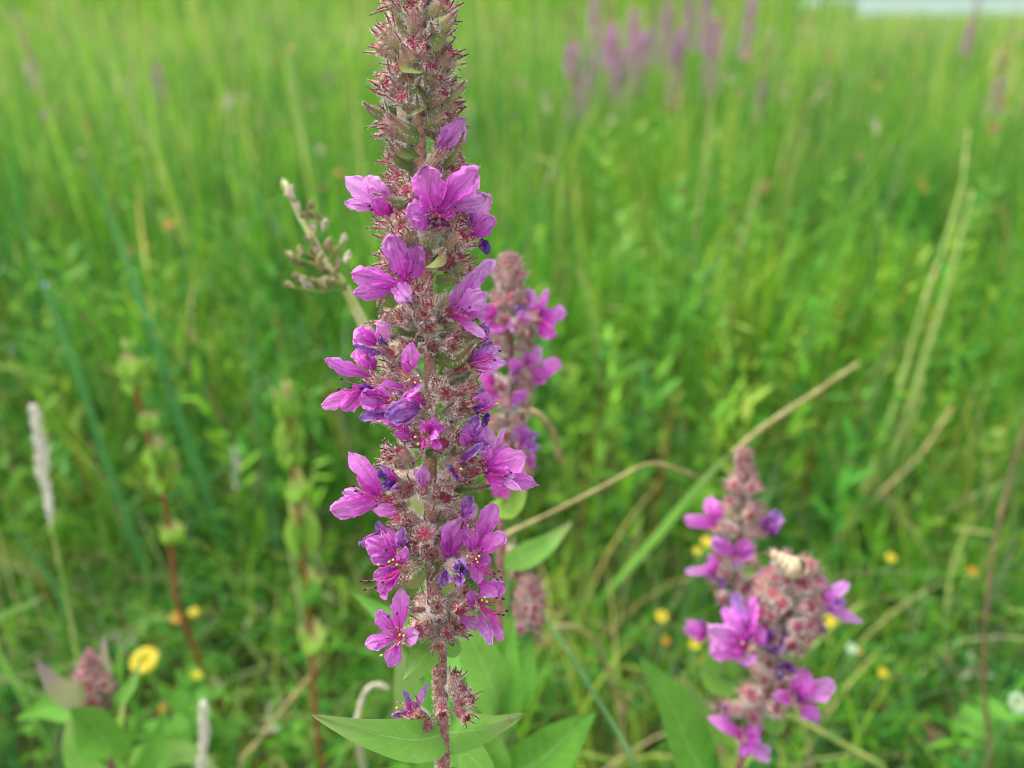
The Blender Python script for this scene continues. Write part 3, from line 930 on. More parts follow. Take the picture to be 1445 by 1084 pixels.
def make_flower(root, origin, stem_pt, o_px, dz, D, petals, kind='fresh', mat='petal', stamens=(), throat=None, crumple=0.16, tube=True, detail=1, tube_mat=None):
    """one opened flower. o_px: pixel of the throat, dz: mm nearer to the lens than the stem.
       petals: (tipx, tipy, width_px, dz_tip_mm, {options})"""
    U = D / FPX
    o = at(o_px[0], o_px[1], D - dz * 0.001)
    back = Vector(stem_pt) - o
    L = back.length
    # the part itself: the hairy calyx tube that carries the petals
    ln = min(max(L * 0.9, 16 * U), 36 * U)
    d = -back.normalized()
    fl = link('flower', random.choice(BUDS[kind])[0], root, (o - d * ln * 0.98) - Vector(origin))
    fl.rotation_mode = 'QUATERNION'
    q = d.to_track_quat('Z', 'Y')
    fl.rotation_quaternion = q
    s = ln
    fl.scale = (s * 0.8, s * 0.8, s)
    # children are placed in the flower's own frame through the inverse of its matrix
    inv = (Matrix.Translation(o - d * ln * 0.98) @ q.to_matrix().to_4x4() @ Matrix.Diagonal((s * 0.8, s * 0.8, s, 1))).inverted()
    b = BUDS[kind][random.randrange(5)]
    if detail:
        t = link('calyx_teeth', b[1], fl); t['kind'] = 'stuff'
        h_ = link('hairs', b[2], fl); h_['kind'] = 'stuff'
    for p_ in petals:
        tx, ty, w, dzt = p_[:4]
        op = dict(p_[4]) if len(p_) > 4 else {}
        bx, by = op.pop('base', o_px)
        dzb = op.pop('dzb', dz)
        mt = op.pop('mat', mat)
        base = at(bx, by, D - dzb * 0.001)
        tip = at(tx, ty, D - dzt * 0.001)
        op.setdefault('crumple', crumple)
        if mt in ('wilt', 'dark'):
            op['crumple'] = max(op['crumple'] * 1.5, 0.2)
            op.setdefault('freq', 3.6)
            op.setdefault('cup', random.uniform(0.3, 1.1))
        op.setdefault('roll', random.uniform(-0.35, 0.35))
        op.setdefault('arch', random.uniform(-0.10, 0.16))
        op.setdefault('cup', random.uniform(-0.1, 0.45))
        op.setdefault('twist', random.uniform(-0.3, 0.3))
        if not detail:
            op.setdefault('nu', 7); op.setdefault('nv', 11)
        v, f, uv = petal_mesh('petal', base, tip, w * U * (0.89 if mt in ('petal', 'pale', 'hot') else 0.82), **op)
        link('petal', mesh_from('petal', [inv @ x for x in v], f, uv, True, [M[mt]]), fl)
    for st in stamens:
        (ax_, ay, bx, by, dza, dzb, typ) = st
        a_ = at(ax_, ay, D - dza * 0.001)
        e_ = at(bx, by, D - dzb * 0.001)
        mid = a_.lerp(e_, 0.55) + (UPV * -0.10 + RIGHT * random.uniform(-.05, .05)) * (e_ - a_).length
        ac = Acc()
        ac.tube([inv @ x for x in smooth_path([a_, mid, e_], 5)], [1e-9] * 11, 3)
        # tube radii must be made in world space: rebuild there
        ac = Acc()
        ac.tube(smooth_path([a_, mid, e_], 5), [0.75 * U * (1.1 - 0.4 * i / 10) for i in range(11)], 6)
        ac.v = [inv @ x for x in ac.v]
        fo = link('filament', ac.mesh('filament', M['filament_white' if typ == 'w' else 'filament']), fl)
        ac = Acc()
        ac.ball(e_, (1.9 if typ != 'y' else 1.7) * U, 8, 6, (1.35, 0.85, 0.8), (e_ - a_).normalized().cross(UPV) + UPV * .2)
        ac.v = [inv @ x for x in ac.v]
        link('anther', ac.mesh('anther', M['anther_yellow' if typ in ('y', 'w') else 'anther']), fl)
    return fl

# ------------------------------------------------------------------ 1. the sharp spike in the middle
def interp(tab, y):
    for (y0, v0), (y1, v1) in zip(tab, tab[1:]):
        if y <= y1:
            t = max(0.0, (y - y0) / (y1 - y0))
            return v0 + (v1 - v0) * t
    return tab[-1][1]

D0 = 0.245
STEMX = [(-60, 588), (0, 589), (100, 588), (205, 594), (330, 600), (420, 603), (520, 608), (620, 608), (720, 606), (820, 612), (920, 620), (1084, 625), (1200, 628)]
DEPTH = [(-60, 0.240), (500, 0.243), (900, 0.248), (1084, 0.252), (1200, 0.256)]
def stem_at(y):
    return at(interp(STEMX, y), y, interp(DEPTH, y))
bottom = stem_at(1200)
MAIN0 = Vector((bottom.x + 0.004, bottom.y + 0.10, 0.0))
main = thing('loosestrife_plant', 'sharp tall loosestrife spike with magenta flowers standing in the foreground middle', 'flower', MAIN0)
U0 = D0 / FPX
pts = [stem_at(y) for y in (-60, 40, 140, 240, 340, 440, 540, 640, 740)]
put_tube(main, MAIN0, pts, (6.5 * U0, 9.5 * U0), M['stem'], 'stem', 14, 6, 0.10)
fuzz(main, MAIN0, pts, (7 * U0, 9.5 * U0), 3400, 8 * U0)
pts = [stem_at(y) for y in (735, 820, 900, 980, 1084, 1200)] + [bottom + Vector((0.002, 0.03, -0.12)), bottom + Vector((0.004, 0.07, -0.3)), MAIN0]
put_tube(main, MAIN0, pts, (11 * U0, 9.6 * U0), M['stem_low'], 'stem', 14, 6, 0.07)
fuzz(main, MAIN0, pts[:6], (11 * U0, 9.6 * U0), 2600, 5 * U0)

# whorls of buds: photo y, half width px, number, kind, tilt
W = [(-38, 44, 11, 'fresh', 50), (-10, 50, 12, 'fresh', 48), (16, 52, 12, 'fresh', 45), (42, 55, 12, 'fresh', 42),
     (70, 60, 12, 'fresh', 40), (98, 60, 12, 'fresh', 36), (127, 62, 12, 'fresh', 34), (155, 62, 12, 'fresh', 30), (182, 60, 11, 'fresh', 24),
     (228, 62, 0, 'fresh', 45), (262, 64, 0, 'fresh', 30),
     (292, 60, 11, 'fresh', 40), (318, 66, 12, 'fresh', 32), (345, 74, 13, 'fresh', 26), (372, 72, 12, 'fresh', 10),
     (436, 66, 11, 'fresh', 28), (460, 72, 13, 'old', 14), (484, 70, 11, 'old', -2),
     (530, 66, 11, 'old', 40), (552, 74, 13, 'old', 26), (582, 78, 13, 'old', 24),
     (622, 72, 12, 'old', 26), (650, 70, 12, 'old', 16), (688, 66, 13, 'old', 24),
     (730, 62, 12, 'old', 18), (752, 58, 11, 'old', 10), (776, 50, 10, 'old', -5),
     (858, 48, 9, 'old', 28), (882, 46, 10, 'old', 4)]
nb = 0
for (y, R, n, kind, tilt) in W:
    c_ = stem_at(y)
    Uy = interp(DEPTH, y) / FPX
    axis = (stem_at(y - 20) - stem_at(y + 20)).normalized()
    e1 = (RIGHT - axis * RIGHT.dot(axis)).normalized()
    e2 = axis.cross(e1)
    off = random.uniform(0, 2 * PI)
    n = max(0, n - (2 if kind == 'fresh' else 3)) if n else 0
    node = globals().get('node', 0) + 1
    off = (0.2 if node % 2 else PI / 2 + 0.2) + random.uniform(-0.25, 0.25)
    for k in range(n):
        az = off + PI * (k % 2) + random.gauss(0, 0.72)
        rad = e1 * math.cos(az) + e2 * math.sin(az)
        tl = math.radians(tilt + random.gauss(0, 13))
        d = (rad * math.cos(tl) + axis * math.sin(tl)).normalized()
        Lb = random.uniform(27, 38) if kind == 'fresh' else random.uniform(25, 36)
        Rk = R * random.uniform(0.80, 1.0)
        # the mouth lies at Rk minus the teeth
        mouth_r = Rk - 0.25 * Lb
        base_r = max(3.0, mouth_r - Lb * math.cos(tl))
        jitter = axis * random.uniform(-9, 9) * Uy
        base = c_ + rad * base_r * Uy + jitter - axis * (Lb * math.sin(tl) * 0.45 * Uy)
        kd = kind
        if kind == 'old' and random.random() < 0.35: kd = 'fresh'
        if kind == 'old' and random.random() < 0.18: kd = 'red'
        if kind == 'fresh' and y > 280 and random.random() < 0.15: kd = 'red'
        put_bud(main, MAIN0, base, d, Lb * Uy, random.uniform(0.95, 1.25), kd)
        nb += 1
# the two side clusters around the bare stretch at y 200-270
def cluster(root, org, c_px, dirs, D, kind, Lb=32, hairs=True, rs=1.0):
    U = D / FPX
    for (bx, by, ang, tow, k) in dirs:
        base = at(bx, by, D - 0.001 * tow * 2)
        a = math.radians(ang)
        d = (RIGHT * math.cos(a) + UPV * math.sin(a) - FWD * tow).normalized()
        put_bud(root, org, base, d, Lb * U * random.uniform(0.85, 1.1), rs * random.uniform(0.9, 1.1), k, hairs)
cluster(main, MAIN0, None, [
    (586, 232, 135, 0.2, 'fresh'), (582, 244, 150, 0.5, 'fresh'), (588, 252, 165, 0.3, 'fresh'), (580, 262, 170, 0.6, 'fresh'),
    (590, 266, 205, 0.9, 'fresh'), (576, 250, 120, 0.1, 'fresh'), (584, 222, 125, -0.2, 'fresh'), (590, 240, 140, -0.6, 'fresh'),
    (586, 272, 180, 0.2, 'fresh'), (592, 258, 160, -0.5, 'fresh'), (583, 268, 150, 1.2, 'fresh'),
    (612, 232, 45, 0.2, 'fresh'), (618, 240, 30, 0.5, 'red'), (614, 250, 12, 0.7, 'fresh'), (622, 248, 35, 0.1, 'fresh'),
    (618, 258, 5, 0.4, 'red'), (610, 226, 60, -0.3, 'fresh'), (616, 246, 25, -0.6, 'fresh'), (614, 262, -5, 0.3, 'fresh'),
    (608, 258, 50, 1.0, 'red'), (612, 270, 0, -0.4, 'fresh'),
    (588, 205, 160, 0.2, 'fresh'), (586, 210, 175, -0.2, 'fresh')], D0, 'fresh')
# hairy maroon tubes seen side on
for (bx, by, ex, ey, tow) in [(640, 515, 680, 497, 3), (632, 578, 668, 568, 5), (590, 690, 556, 700, 5), (640, 560, 664, 545, 6), (600, 588, 560, 592, 3), (655, 640, 676, 655, 6), (566, 540, 540, 530, 6), (600, 860, 583, 862, 5)]:
    b_ = at(bx, by, 0.243 - tow * 0.001)
    e_ = at(ex, ey, 0.241 - tow * 0.001)
    put_bud(main, MAIN0, b_, (e_ - b_).normalized(), (e_ - b_).length * 0.9, 0.95, 'red' if by != 540 else 'old')
# bottom clusters: two calyces right of the stem, one star in front
for (bx, by, ang, tow, k, L_) in [(640, 986, 60, 0.5, 'red', 27), (642, 990, 20, 0.6, 'red', 28), (641, 996, -30, 0.8, 'red', 26), (636, 978, 75, 0.2, 'old', 28),
                               (624, 985, -80, 1.4, 'red', 24), (607, 1030, 130, 0.2, 'red', 36)]:
    a = math.radians(ang)
    put_bud(main, MAIN0, at(bx, by, 0.246), (RIGHT * math.cos(a) + UPV * math.sin(a) - FWD * tow).normalized(), L_ * U0, 1.05, k)
# lower front star bud
put_bud(main, MAIN0, at(638, 850, 0.243), (RIGHT * 0.5 - UPV * 0.1 - FWD).normalized(), 30 * U0, 1.0, 'red')
put_bud(main, MAIN0, at(622, 895, 0.244), (-UPV * 0.3 - FWD).normalized(), 28 * U0, 1.0, 'old')

# bracts: base -> mid -> tip in photo pixels, width, mm towards the lens
BR = [((592, 10), (574, 4), (560, -22), 34, 10), ((600, 40), (625, 34), (648, 12), 26, 11), ((585, 100), (578, 92), (566, 62), 36, 14), ((600, 60), (612, 50), (607, 30), 40, 13),
      ((612, 142), (640, 132), (658, 112), 22, 9), ((560, 158), (532, 158), (511, 144), 20, 6), ((592, 190), (575, 186), (545, 158), 26, 11), ((600, 130), (590, 122), (594, 108), 30, 14),
      ((585, 212), (570, 212), (557, 200), 30, 10), ((618, 235), (640, 218), (656, 184), 18, 6), ((580, 235), (562, 222), (548, 198), 18, 7), ((590, 276), (560, 284), (523, 272), 18, 8),
      ((612, 370), (618, 362), (628, 350), 36, 16), ((615, 395), (640, 396), (655, 405), 16, 6), ((590, 372), (570, 350), (552, 318), 14, 9),
      ((590, 462), (565, 478), (548, 476), 26, 3), ((612, 500), (645, 505), (672, 482), 28, 12), ((622, 520), (650, 530), (676, 505), 18, 4),
      ((560, 430), (540, 420), (534, 434), 20, 8), ((600, 640), (640, 632), (680, 628), 18, 8), ((580, 735), (560, 745), (530, 748), 24, 4),
      ((608, 785), (618, 800), (606, 822), 26, 5), ((596, 795), (582, 820), (562, 812), 26, 3), ((640, 690), (668, 690), (700, 683), 14, 9), ((585, 155), (590, 150), (588, 133), 26, 15)]
for (b_, m_, t_, w, dz) in BR:
    Dd = interp(DEPTH, b_[1])
    pb, pm, pt = at(*b_, Dd - dz * 0.0006), at(*m_, Dd - dz * 0.001), at(*t_, Dd - dz * 0.001)
    lf = put_leaf(main, MAIN0, [pb, pm, pt], w * U0, M['bract'], hint=tuple(-FWD * 1.0 + UPV * random.uniform(-0.2, 0.6)), name='bract', prof='ovate', fold=random.uniform(-0.3, -0.1), n=7)
    e = Acc()
    P_ = smooth_path([pb, pm, pt], 8)
    o_ = MAIN0
    for _ in range(260):
        t_i = random.random() ** 0.8 * 0.999
        i = int(t_i * (len(P_) - 1))
        fr = t_i * (len(P_) - 1) - i
        sgn = random.choice((-1, 1))
        tg = (P_[i + 1] - P_[i]).normalized()
        sd2 = tg.cross(FWD).normalized() * sgn
        ww = w * U0 * 0.46 * (1 - t_i) ** 0.7 * random.uniform(0.3, 1.0)
        hair_acc(e, P_[i].lerp(P_[i + 1], fr) - o_ + sd2 * ww - FWD * 0.2 * U0, sd2 * 0.8 - FWD * 0.5, random.uniform(2, 5) * U0, 0.13 * U0)
    h_ = link('hairs', e.mesh('hairs', M['hair'], False), lf); h_['kind'] = 'stuff'

# the flowers, one entry each (photo pixels; dz in mm towards the lens)
def F(o, dz, petals, sy=None, **kw):
    y = o[1] if sy is None else sy
    return make_flower(main, MAIN0, stem_at(y + 12), o, dz, interp(DEPTH, o[1]), petals, **kw)

F((614, 306), 14, [(603, 235, 50, 17, dict(base=(612, 302), roll=0.15, arch=0.05)), (673, 239, 42, 16, dict(base=(622, 300), roll=-0.25, arch=.04)),
    (646, 250, 30, 13, dict(base=(620, 300), roll=0.4, mat='hot')), (575, 304, 46, 18, dict(base=(614, 304), roll=0.1, arch=.08)), (687, 278, 30, 13, dict(base=(628, 298), roll=0.3, mat='pale')),
    (640, 292, 30, 15, dict(base=(616, 306), roll=-0.3, mat='hot')), (606, 320, 14, 17, dict(base=(622, 306), mat='throat', crumple=.2)), (634, 318, 14, 17, dict(base=(616, 310), mat='throat', crumple=.2)), (620, 324, 12, 18, dict(base=(620, 308), mat='throat', crumple=.2))],
  stamens=[(614, 306, 612, 292, 16, 20, 'd'), (618, 307, 618, 292, 16, 20, 'd'), (617, 308, 642, 292, 15, 19, 'd'), (618, 310, 645, 300, 15, 17, 'd'), (616, 310, 628, 300, 15, 20, 'd')], sy=320)
F((553, 306), 6, [(489, 252, 38, 6, dict(base=(548, 300), mat='pale', roll=.2, crumple=.07)), (520, 250, 30, 8, dict(base=(550, 296), mat='pale')), (487, 286, 20, 8, dict(base=(536, 296), mat='pale')),
    (528, 280, 28, 9, dict(base=(555, 310), mat='hot')), (540, 270, 24, 7, dict(base=(554, 306)))], stamens=[(552, 306, 521, 291, 8, 11, 'd'), (550, 306, 524, 296, 8, 10, 'd')], sy=330)
F((662, 340), 2, [(690, 276, 36, 2, dict(roll=.4, mat='pale')), (697, 306, 34, 4, dict(base=(664, 338))), (662, 293, 18, 6, dict(base=(668, 325), mat='wilt', crumple=.12)),
    (688, 357, 20, 5, dict(base=(678, 338), mat='dark', crumple=.2))], sy=350)
F((576, 408), 10, [(552, 333, 40, 12, dict(base=(572, 402), roll=.1)), (589, 347, 40, 11, dict(base=(577, 403), roll=-.2)), (497, 386, 36, 13, dict(base=(570, 402), roll=-.2, arch=.1)),
    (500, 415, 26, 10, dict(base=(568, 404), roll=.3)), (577, 425, 30, 16, dict(base=(560, 398), mat='pale', roll=.2, arch=.15)), (592, 402, 16, 8, dict(base=(580, 418), mat='hot'))],
  stamens=[(574, 406, 559, 386, 13, 17, 'd'), (575, 406, 564, 389, 13, 17, 'd'), (577, 406, 581, 384, 12, 16, 'd')], sy=425)
F((634, 442), 10, [(694, 369, 26, 6, dict(base=(655, 415), mat='pale')), (676, 385, 34, 8, dict(base=(640, 436), mat='pale', crumple=.08)), (646, 402, 18, 14, dict(base=(634, 436), mat='pale', roll=.5)),
    (686, 414, 36, 11, dict(base=(640, 438), mat='pale', crumple=.09)), (684, 474, 22, 13, dict(base=(640, 444), mat='pale', roll=.5)), (688, 436, 26, 9, dict(base=(650, 440), mat='petal', crumple=.1)), (665, 452, 12, 12, dict(base=(632, 444), mat='hot'))],
  stamens=[(640, 442, 663, 434, 12, 15, 'd'), (642, 445, 672, 450, 12, 15, 'd'), (640, 444, 652, 436, 12, 15, 'd')], sy=450, kind='red')
F((540, 492), 8, [(500, 480, 44, 8, dict(base=(532, 480), roll=.1)), (512, 464, 26, 7, dict(base=(530, 488))), (541, 454, 30, 6, dict(base=(537, 488), mat='pale')),
    (499, 487, 14, 10, dict(base=(545, 500), mat='wilt', crumple=.16)), (522, 503, 14, 10, dict(base=(552, 492), mat='wilt', crumple=.16)), (534, 478, 12, 11, dict(base=(556, 500), mat='dark', crumple=.2))], sy=530, kind='old')
F((527, 537), 8, [(459, 507, 26, 8, dict(base=(525, 532), roll=-.3, arch=.06)), (502, 493, 28, 5, dict(base=(526, 530), roll=.2)), (518, 502, 22, 4, dict(base=(529, 530), mat='hot'))], sy=552, tube=True,
  stamens=[(535, 542, 478, 549, 9, 9, 'd'), (530, 542, 482, 535, 9, 11, 'd'), (532, 545, 494, 547, 10, 11, 'd'), (530, 541, 497, 541, 10, 10, 'r')])
F((530, 550), 9, [(456, 572, 28, 10, dict(base=(518, 548), roll=.35, arch=-.08)), (483, 578, 26, 10, dict(base=(512, 550), roll=-.3)), (496, 548, 14, 8, dict(base=(525, 546), mat='hot'))], sy=560)
F((575, 530), 14, [(580, 485, 28, 17, dict(base=(574, 530), roll=.2, mat='petal', crumple=.09))], sy=545, kind='old',
  stamens=[(580, 532, 590, 530, 15, 19, 'y'), (580, 534, 578, 536, 15, 19, 'y'), (582, 536, 586, 540, 15, 19, 'y'), (582, 532, 594, 538, 15, 19, 'y')])
F((576, 546), 13, [(531, 549, 24, 15, dict(roll=.15, crumple=.07)), (585, 556, 28, 18, dict(base=(584, 540), mat='pale', crumple=.09))], sy=560, kind='old')
F((552, 564), 14, [(507, 562, 34, 15, dict(mat='hot', crumple=.10, cup=.7)), (508, 548, 18, 14, dict(base=(535, 556), mat='dark', crumple=.2)), (510, 572, 18, 16, dict(base=(548, 570), mat='wilt', crumple=.16))], sy=580, kind='old')
F((602, 572), 15, [(543, 586, 38, 18, dict(mat='wilt', crumple=.14, freq=3.2)), (568, 560, 24, 17, dict(base=(600, 568), mat='hot', crumple=.12)), (507, 590, 20, 16, dict(base=(548, 584), mat='wilt', crumple=.12))], sy=590, kind='old')
F((590, 616), 14, [(524, 586, 32, 15, dict(base=(578, 612), mat='petal', cup=.9, bend=-.10, crumple=.07)), (558, 612, 16, 15, dict(base=(592, 618), mat='hot', crumple=.1))], sy=622, kind='old')
F((607, 612), 18, [(594, 594, 16, 20, dict(mat='hot', crumple=.14)), (613, 591, 18, 21, dict(mat='hot', crumple=.14)), (625, 600, 18, 20, dict(mat='hot', crumple=.14)), (597, 632, 14, 21, dict(mat='hot', crumple=.1)), (621, 634, 16, 21, dict(mat='hot', crumple=.12)), (618, 616, 16, 22, dict(mat='petal', crumple=.14))],
  stamens=[(600, 622, 583, 653, 20, 22, 'r'), (598, 618, 590, 627, 20, 23, 'y'), (598, 612, 586, 617, 20, 23, 'y')], sy=620, kind='old')
F((670, 578), 6, [(692, 556, 26, 8, dict(crumple=.13)), (682, 548, 20, 5, dict(mat='wilt', crumple=.15)), (694, 572, 16, 7, dict(mat='hot', crumple=.12)), (674, 584, 14, 9, dict(base=(668, 570), mat='dark', crumple=.2)), (676, 560, 18, 9, dict(mat='petal', crumple=.14))],
  stamens=[(676, 582, 702, 570, 8, 10, 'y')], sy=590, kind='old')
F((664, 628), 9, [(675, 588, 26, 9, dict(mat='wilt', crumple=.13)), (698, 612, 34, 8, dict(mat='pale', crumple=.14)), (692, 632, 28, 10, dict(mat='wilt', crumple=.13)), (657, 598, 20, 12, dict(mat='pale', crumple=.12)), (684, 600, 26, 10, dict(mat='pale', crumple=.15)),
    (688, 582, 12, 10, dict(base=(682, 606), mat='dark', crumple=.25)), (650, 612, 18, 13, dict(mat='petal', crumple=.14)), (682, 626, 16, 14, dict(base=(648, 656), mat='wilt', crumple=.1))], sy=640, kind='old')
F((679, 662), 10, [(742, 644, 40, 12, dict(base=(684, 660), roll=.2, crumple=.06)), (720, 634, 24, 9, dict(base=(684, 656))), (711, 604, 9, 12, dict(base=(697, 645), mat='pale')), (688, 630, 20, 12, dict(base=(682, 656), crumple=.09)), (734, 692, 14, 15, dict(base=(690, 664), mat='pale')),
    (757, 684, 26, 9, dict(base=(700, 668), roll=.2)), (718, 684, 30, 11, dict(base=(682, 664), mat='hot')), (727, 672, 20, 12, dict(base=(690, 664), mat='pale'))],
  stamens=[(690, 668, 721, 667, 14, 17, 'd'), (690, 670, 714, 672, 14, 16, 'r')], sy=675, kind='red')
F((598, 692), 18, [(596, 657, 22, 20, dict(mat='pale', crumple=.10, cup=.6)), (586, 662, 12, 19, dict(base=(592, 676), mat='pale', crumple=.1))], sy=700, kind='old')
F((560, 682), 12, [(533, 664, 14, 12, dict(mat='dark', crumple=.2)), (540, 656, 12, 13, dict(mat='wilt', crumple=.2)), (538, 684, 14, 14, dict(mat='dark', crumple=.2)), (552, 692, 14, 16, dict(base=(562, 690), mat='wilt')), (548, 660, 12, 13, dict(mat='hot', crumple=.2))], sy=690, kind='old')
F((541, 703), 7, [(493, 641, 30, 7, dict(roll=.2, crumple=.06, bend=-.03)), (506, 672, 28, 6, dict(base=(538, 698), mat='hot')), (468, 719, 40, 9, dict(roll=-.15, arch=.05)), (484, 694, 20, 7, dict(base=(530, 700), mat='pale'))],
  stamens=[(534, 703, 498, 686, 10, 12, 'd'), (534, 704, 502, 693, 10, 12, 'd'), (538, 706, 531, 714, 10, 13, 'd')], sy=712, kind='red')
F((572, 727), 7, [(526, 720, 20, 8, dict(crumple=.10, bend=-.08))], sy=735, kind='old')
F((562, 782), 10, [(508, 770, 18, 10, dict(base=(538, 748), mat='wilt', crumple=.14)), (519, 760, 32, 12, dict(base=(556, 784))), (525, 786, 26, 13, dict(base=(560, 788))), (540, 746, 26, 9, dict(base=(560, 784))), (532, 738, 16, 8, dict(base=(545, 752), mat='wilt')),
    (570, 744, 20, 12, dict(base=(564, 776), mat='wilt', crumple=.12)), (573, 772, 18, 16, dict(base=(564, 794), mat='petal')), (556, 752, 20, 9, dict(base=(562, 780), mat='pale'))],
  stamens=[(562, 792, 549, 793, 14, 18, 'y'), (562, 792, 555, 790, 14, 18, 'y'), (564, 794, 560, 797, 14, 18, 'y'), (562, 782, 545, 776, 14, 17, 'd'), (562, 794, 534, 797, 14, 17, 'y')], sy=770)
F((572, 800), 12, [(528, 816, 24, 13, dict(base=(560, 800))), (534, 834, 18, 13, dict(base=(556, 808), mat='petal')), (548, 826, 24, 12, dict(base=(562, 802), mat='hot')), (546, 846, 14, 14, dict(base=(530, 832), bend=.15)), (548, 834, 10, 15, dict(base=(560, 812), mat='hot'))],
  stamens=[(566, 802, 509, 820, 15, 15, 'd'), (568, 803, 521, 820, 15, 17, 'd'), (566, 805, 515, 832, 15, 17, 'd'), (570, 800, 530, 829, 16, 18, 'd'), (572, 798, 540, 822, 16, 18, 'r')], sy=780)
F((668, 788), 9, [(697, 712, 34, 8, dict(base=(671, 778), roll=.1)), (712, 754, 32, 10, dict(base=(674, 782), roll=-.2)), (652, 734, 44, 13, dict(base=(632, 790), roll=.35)), (662, 744, 26, 9, dict(base=(666, 782), mat='petal')), (674, 822, 24, 15, dict(base=(664, 788))),
    (699, 844, 24, 13, dict(base=(674, 815))), (711, 822, 28, 11, dict(base=(688, 834), mat='petal')), (692, 796, 20, 9, dict(base=(674, 786), mat='petal')), (688, 808, 20, 8, dict(base=(672, 790), mat='hot'))],
  stamens=[(670, 790, 704, 806, 13, 16, 'd'), (670, 792, 697, 810, 13, 16, 'd'), (672, 794, 707, 815, 13, 16, 'd'), (670, 796, 702, 818, 14, 16, 'r'), (668, 788, 660, 785, 12, 17, 'y'), (668, 788, 672, 789, 12, 17, 'y'), (668, 788, 676, 785, 12, 17, 'y'), (668, 788, 674, 793, 12, 17, 'y')], sy=770)
F((648, 800), 15, [(640, 794, 22, 18, dict(base=(652, 806), mat='wilt', crumple=.2)), (652, 790, 24, 18, dict(mat='wilt', crumple=.2)), (622, 828, 22, 18, dict(base=(628, 804), mat='wilt', crumple=.16)), (652, 828, 22, 19, dict(base=(650, 812), mat='wilt', crumple=.18)), (658, 808, 18, 18, dict(mat='dark', crumple=.2))], sy=780, kind='old')
F((674, 850), 10, [(664, 833, 22, 14, dict(base=(670, 858))), (693, 908, 20, 13, dict(base=(675, 862), mat='pale', roll=.2)), (708, 903, 17, 9, dict(base=(690, 864))), (678, 886, 20, 5, dict(base=(646, 868), mat='pale')), (700, 868, 14, 11, dict(base=(676, 856), mat='hot'))],
  stamens=[(678, 856, 715, 862, 13, 13, 'd'), (678, 857, 710, 868, 13, 14, 'r'), (676, 850, 710, 845, 12, 14, 'd'), (676, 854, 701, 844, 12, 14, 'd'), (678, 858, 704, 867, 13, 15, 'r'), (676, 852, 684, 843, 13, 16, 'y'), (676, 852, 687, 849, 13, 16, 'y'), (676, 852, 680, 847, 13, 16, 'y')], sy=862, kind='red')
F((564, 897), 11, [(565, 831, 30, 12, dict(base=(564, 893), roll=.2, crumple=.07)), (532, 862, 26, 11, dict(base=(560, 896), roll=-.2)), (516, 910, 24, 13, dict(base=(560, 898), crumple=.08)), (550, 940, 26, 13, dict(base=(564, 902), roll=.2, crumple=.08)), (591, 895, 28, 14, dict(base=(568, 902), mat='pale', crumple=.09)), (528, 916, 12, 14, dict(base=(548, 904), mat='wilt'))],
  stamens=[(564, 897, 548, 870, 13, 17, 'd'), (564, 898, 560, 866, 13, 16, 'd'), (566, 898, 564, 896, 13, 16, 'y'), (566, 899, 570, 897, 13, 16, 'y'), (566, 900, 538, 925, 13, 16, 'y')], sy=880, kind='red')
F((620, 216), 7, [(654, 168, 36, 6, dict(base=(618, 218), mat='pale', roll=.2, dzb=5)), (636, 178, 24, 5, dict(mat='pale'))], sy=238)
F((662, 514), 8, [(694, 482, 26, 9, dict(mat='wilt', crumple=.11)), (706, 490, 22, 8, dict(mat='pale', crumple=.11)), (713, 512, 24, 10, dict(mat='pale', crumple=.11)), (704, 520, 16, 11, dict(base=(668, 514), mat='petal', crumple=.1)), (692, 500, 16, 11, dict(mat='hot'))], sy=530, kind='red',
  stamens=[(670, 512, 705, 495, 11, 13, 'd'), (670, 514, 698, 508, 11, 13, 'r')])
F((674, 470), 2, [(690, 462, 20, 3, dict(mat='wilt', crumple=.14)), (692, 480, 18, 2, dict(mat='petal', crumple=.1))], sy=480, kind='old')
F((655, 740), 9, [(666, 700, 24, 9, dict(base=(652, 730), mat='wilt', crumple=.10)), (672, 712, 18, 8, dict(mat='pale'))], sy=745, kind='red')
F((640, 668), 16, [(632, 656, 12, 18, dict(mat='wilt', crumple=.15)), (648, 678, 10, 19, dict(mat='dark', crumple=.15))], stamens=[(640, 662, 658, 677, 17, 20, 'r'), (640, 664, 651, 662, 17, 20, 'y')], sy=680, kind='old')
F((583, 1004), 4, [(569, 974, 12, 5, dict(mat='wilt', crumple=.1)), (604, 965, 12, 5, dict(mat='wilt', crumple=.06)), (553, 1010, 14, 6, dict(mat='wilt', crumple=.14)), (576, 992, 14, 6, dict(mat='hot'))], stamens=[(580, 1004, 560, 999, 6, 8, 'y')], sy=1020, kind='red')

# dark specks where the stem shows
sp = Acc()
for (cx, cy, nn) in ((592, 482, 46), (612, 492, 26), (592, 470, 10)):
    for _ in range(nn):
        sp.ball(at(cx + random.gauss(0, 6), cy + random.gauss(0, 4.5), 0.243 - random.uniform(0.0105, 0.0135)) - MAIN0, random.uniform(0.5, 1.3) * U0, 5, 3)
o = link('dark_specks', sp.mesh('dark_specks', M['spot']), main); o['kind'] = 'stuff'

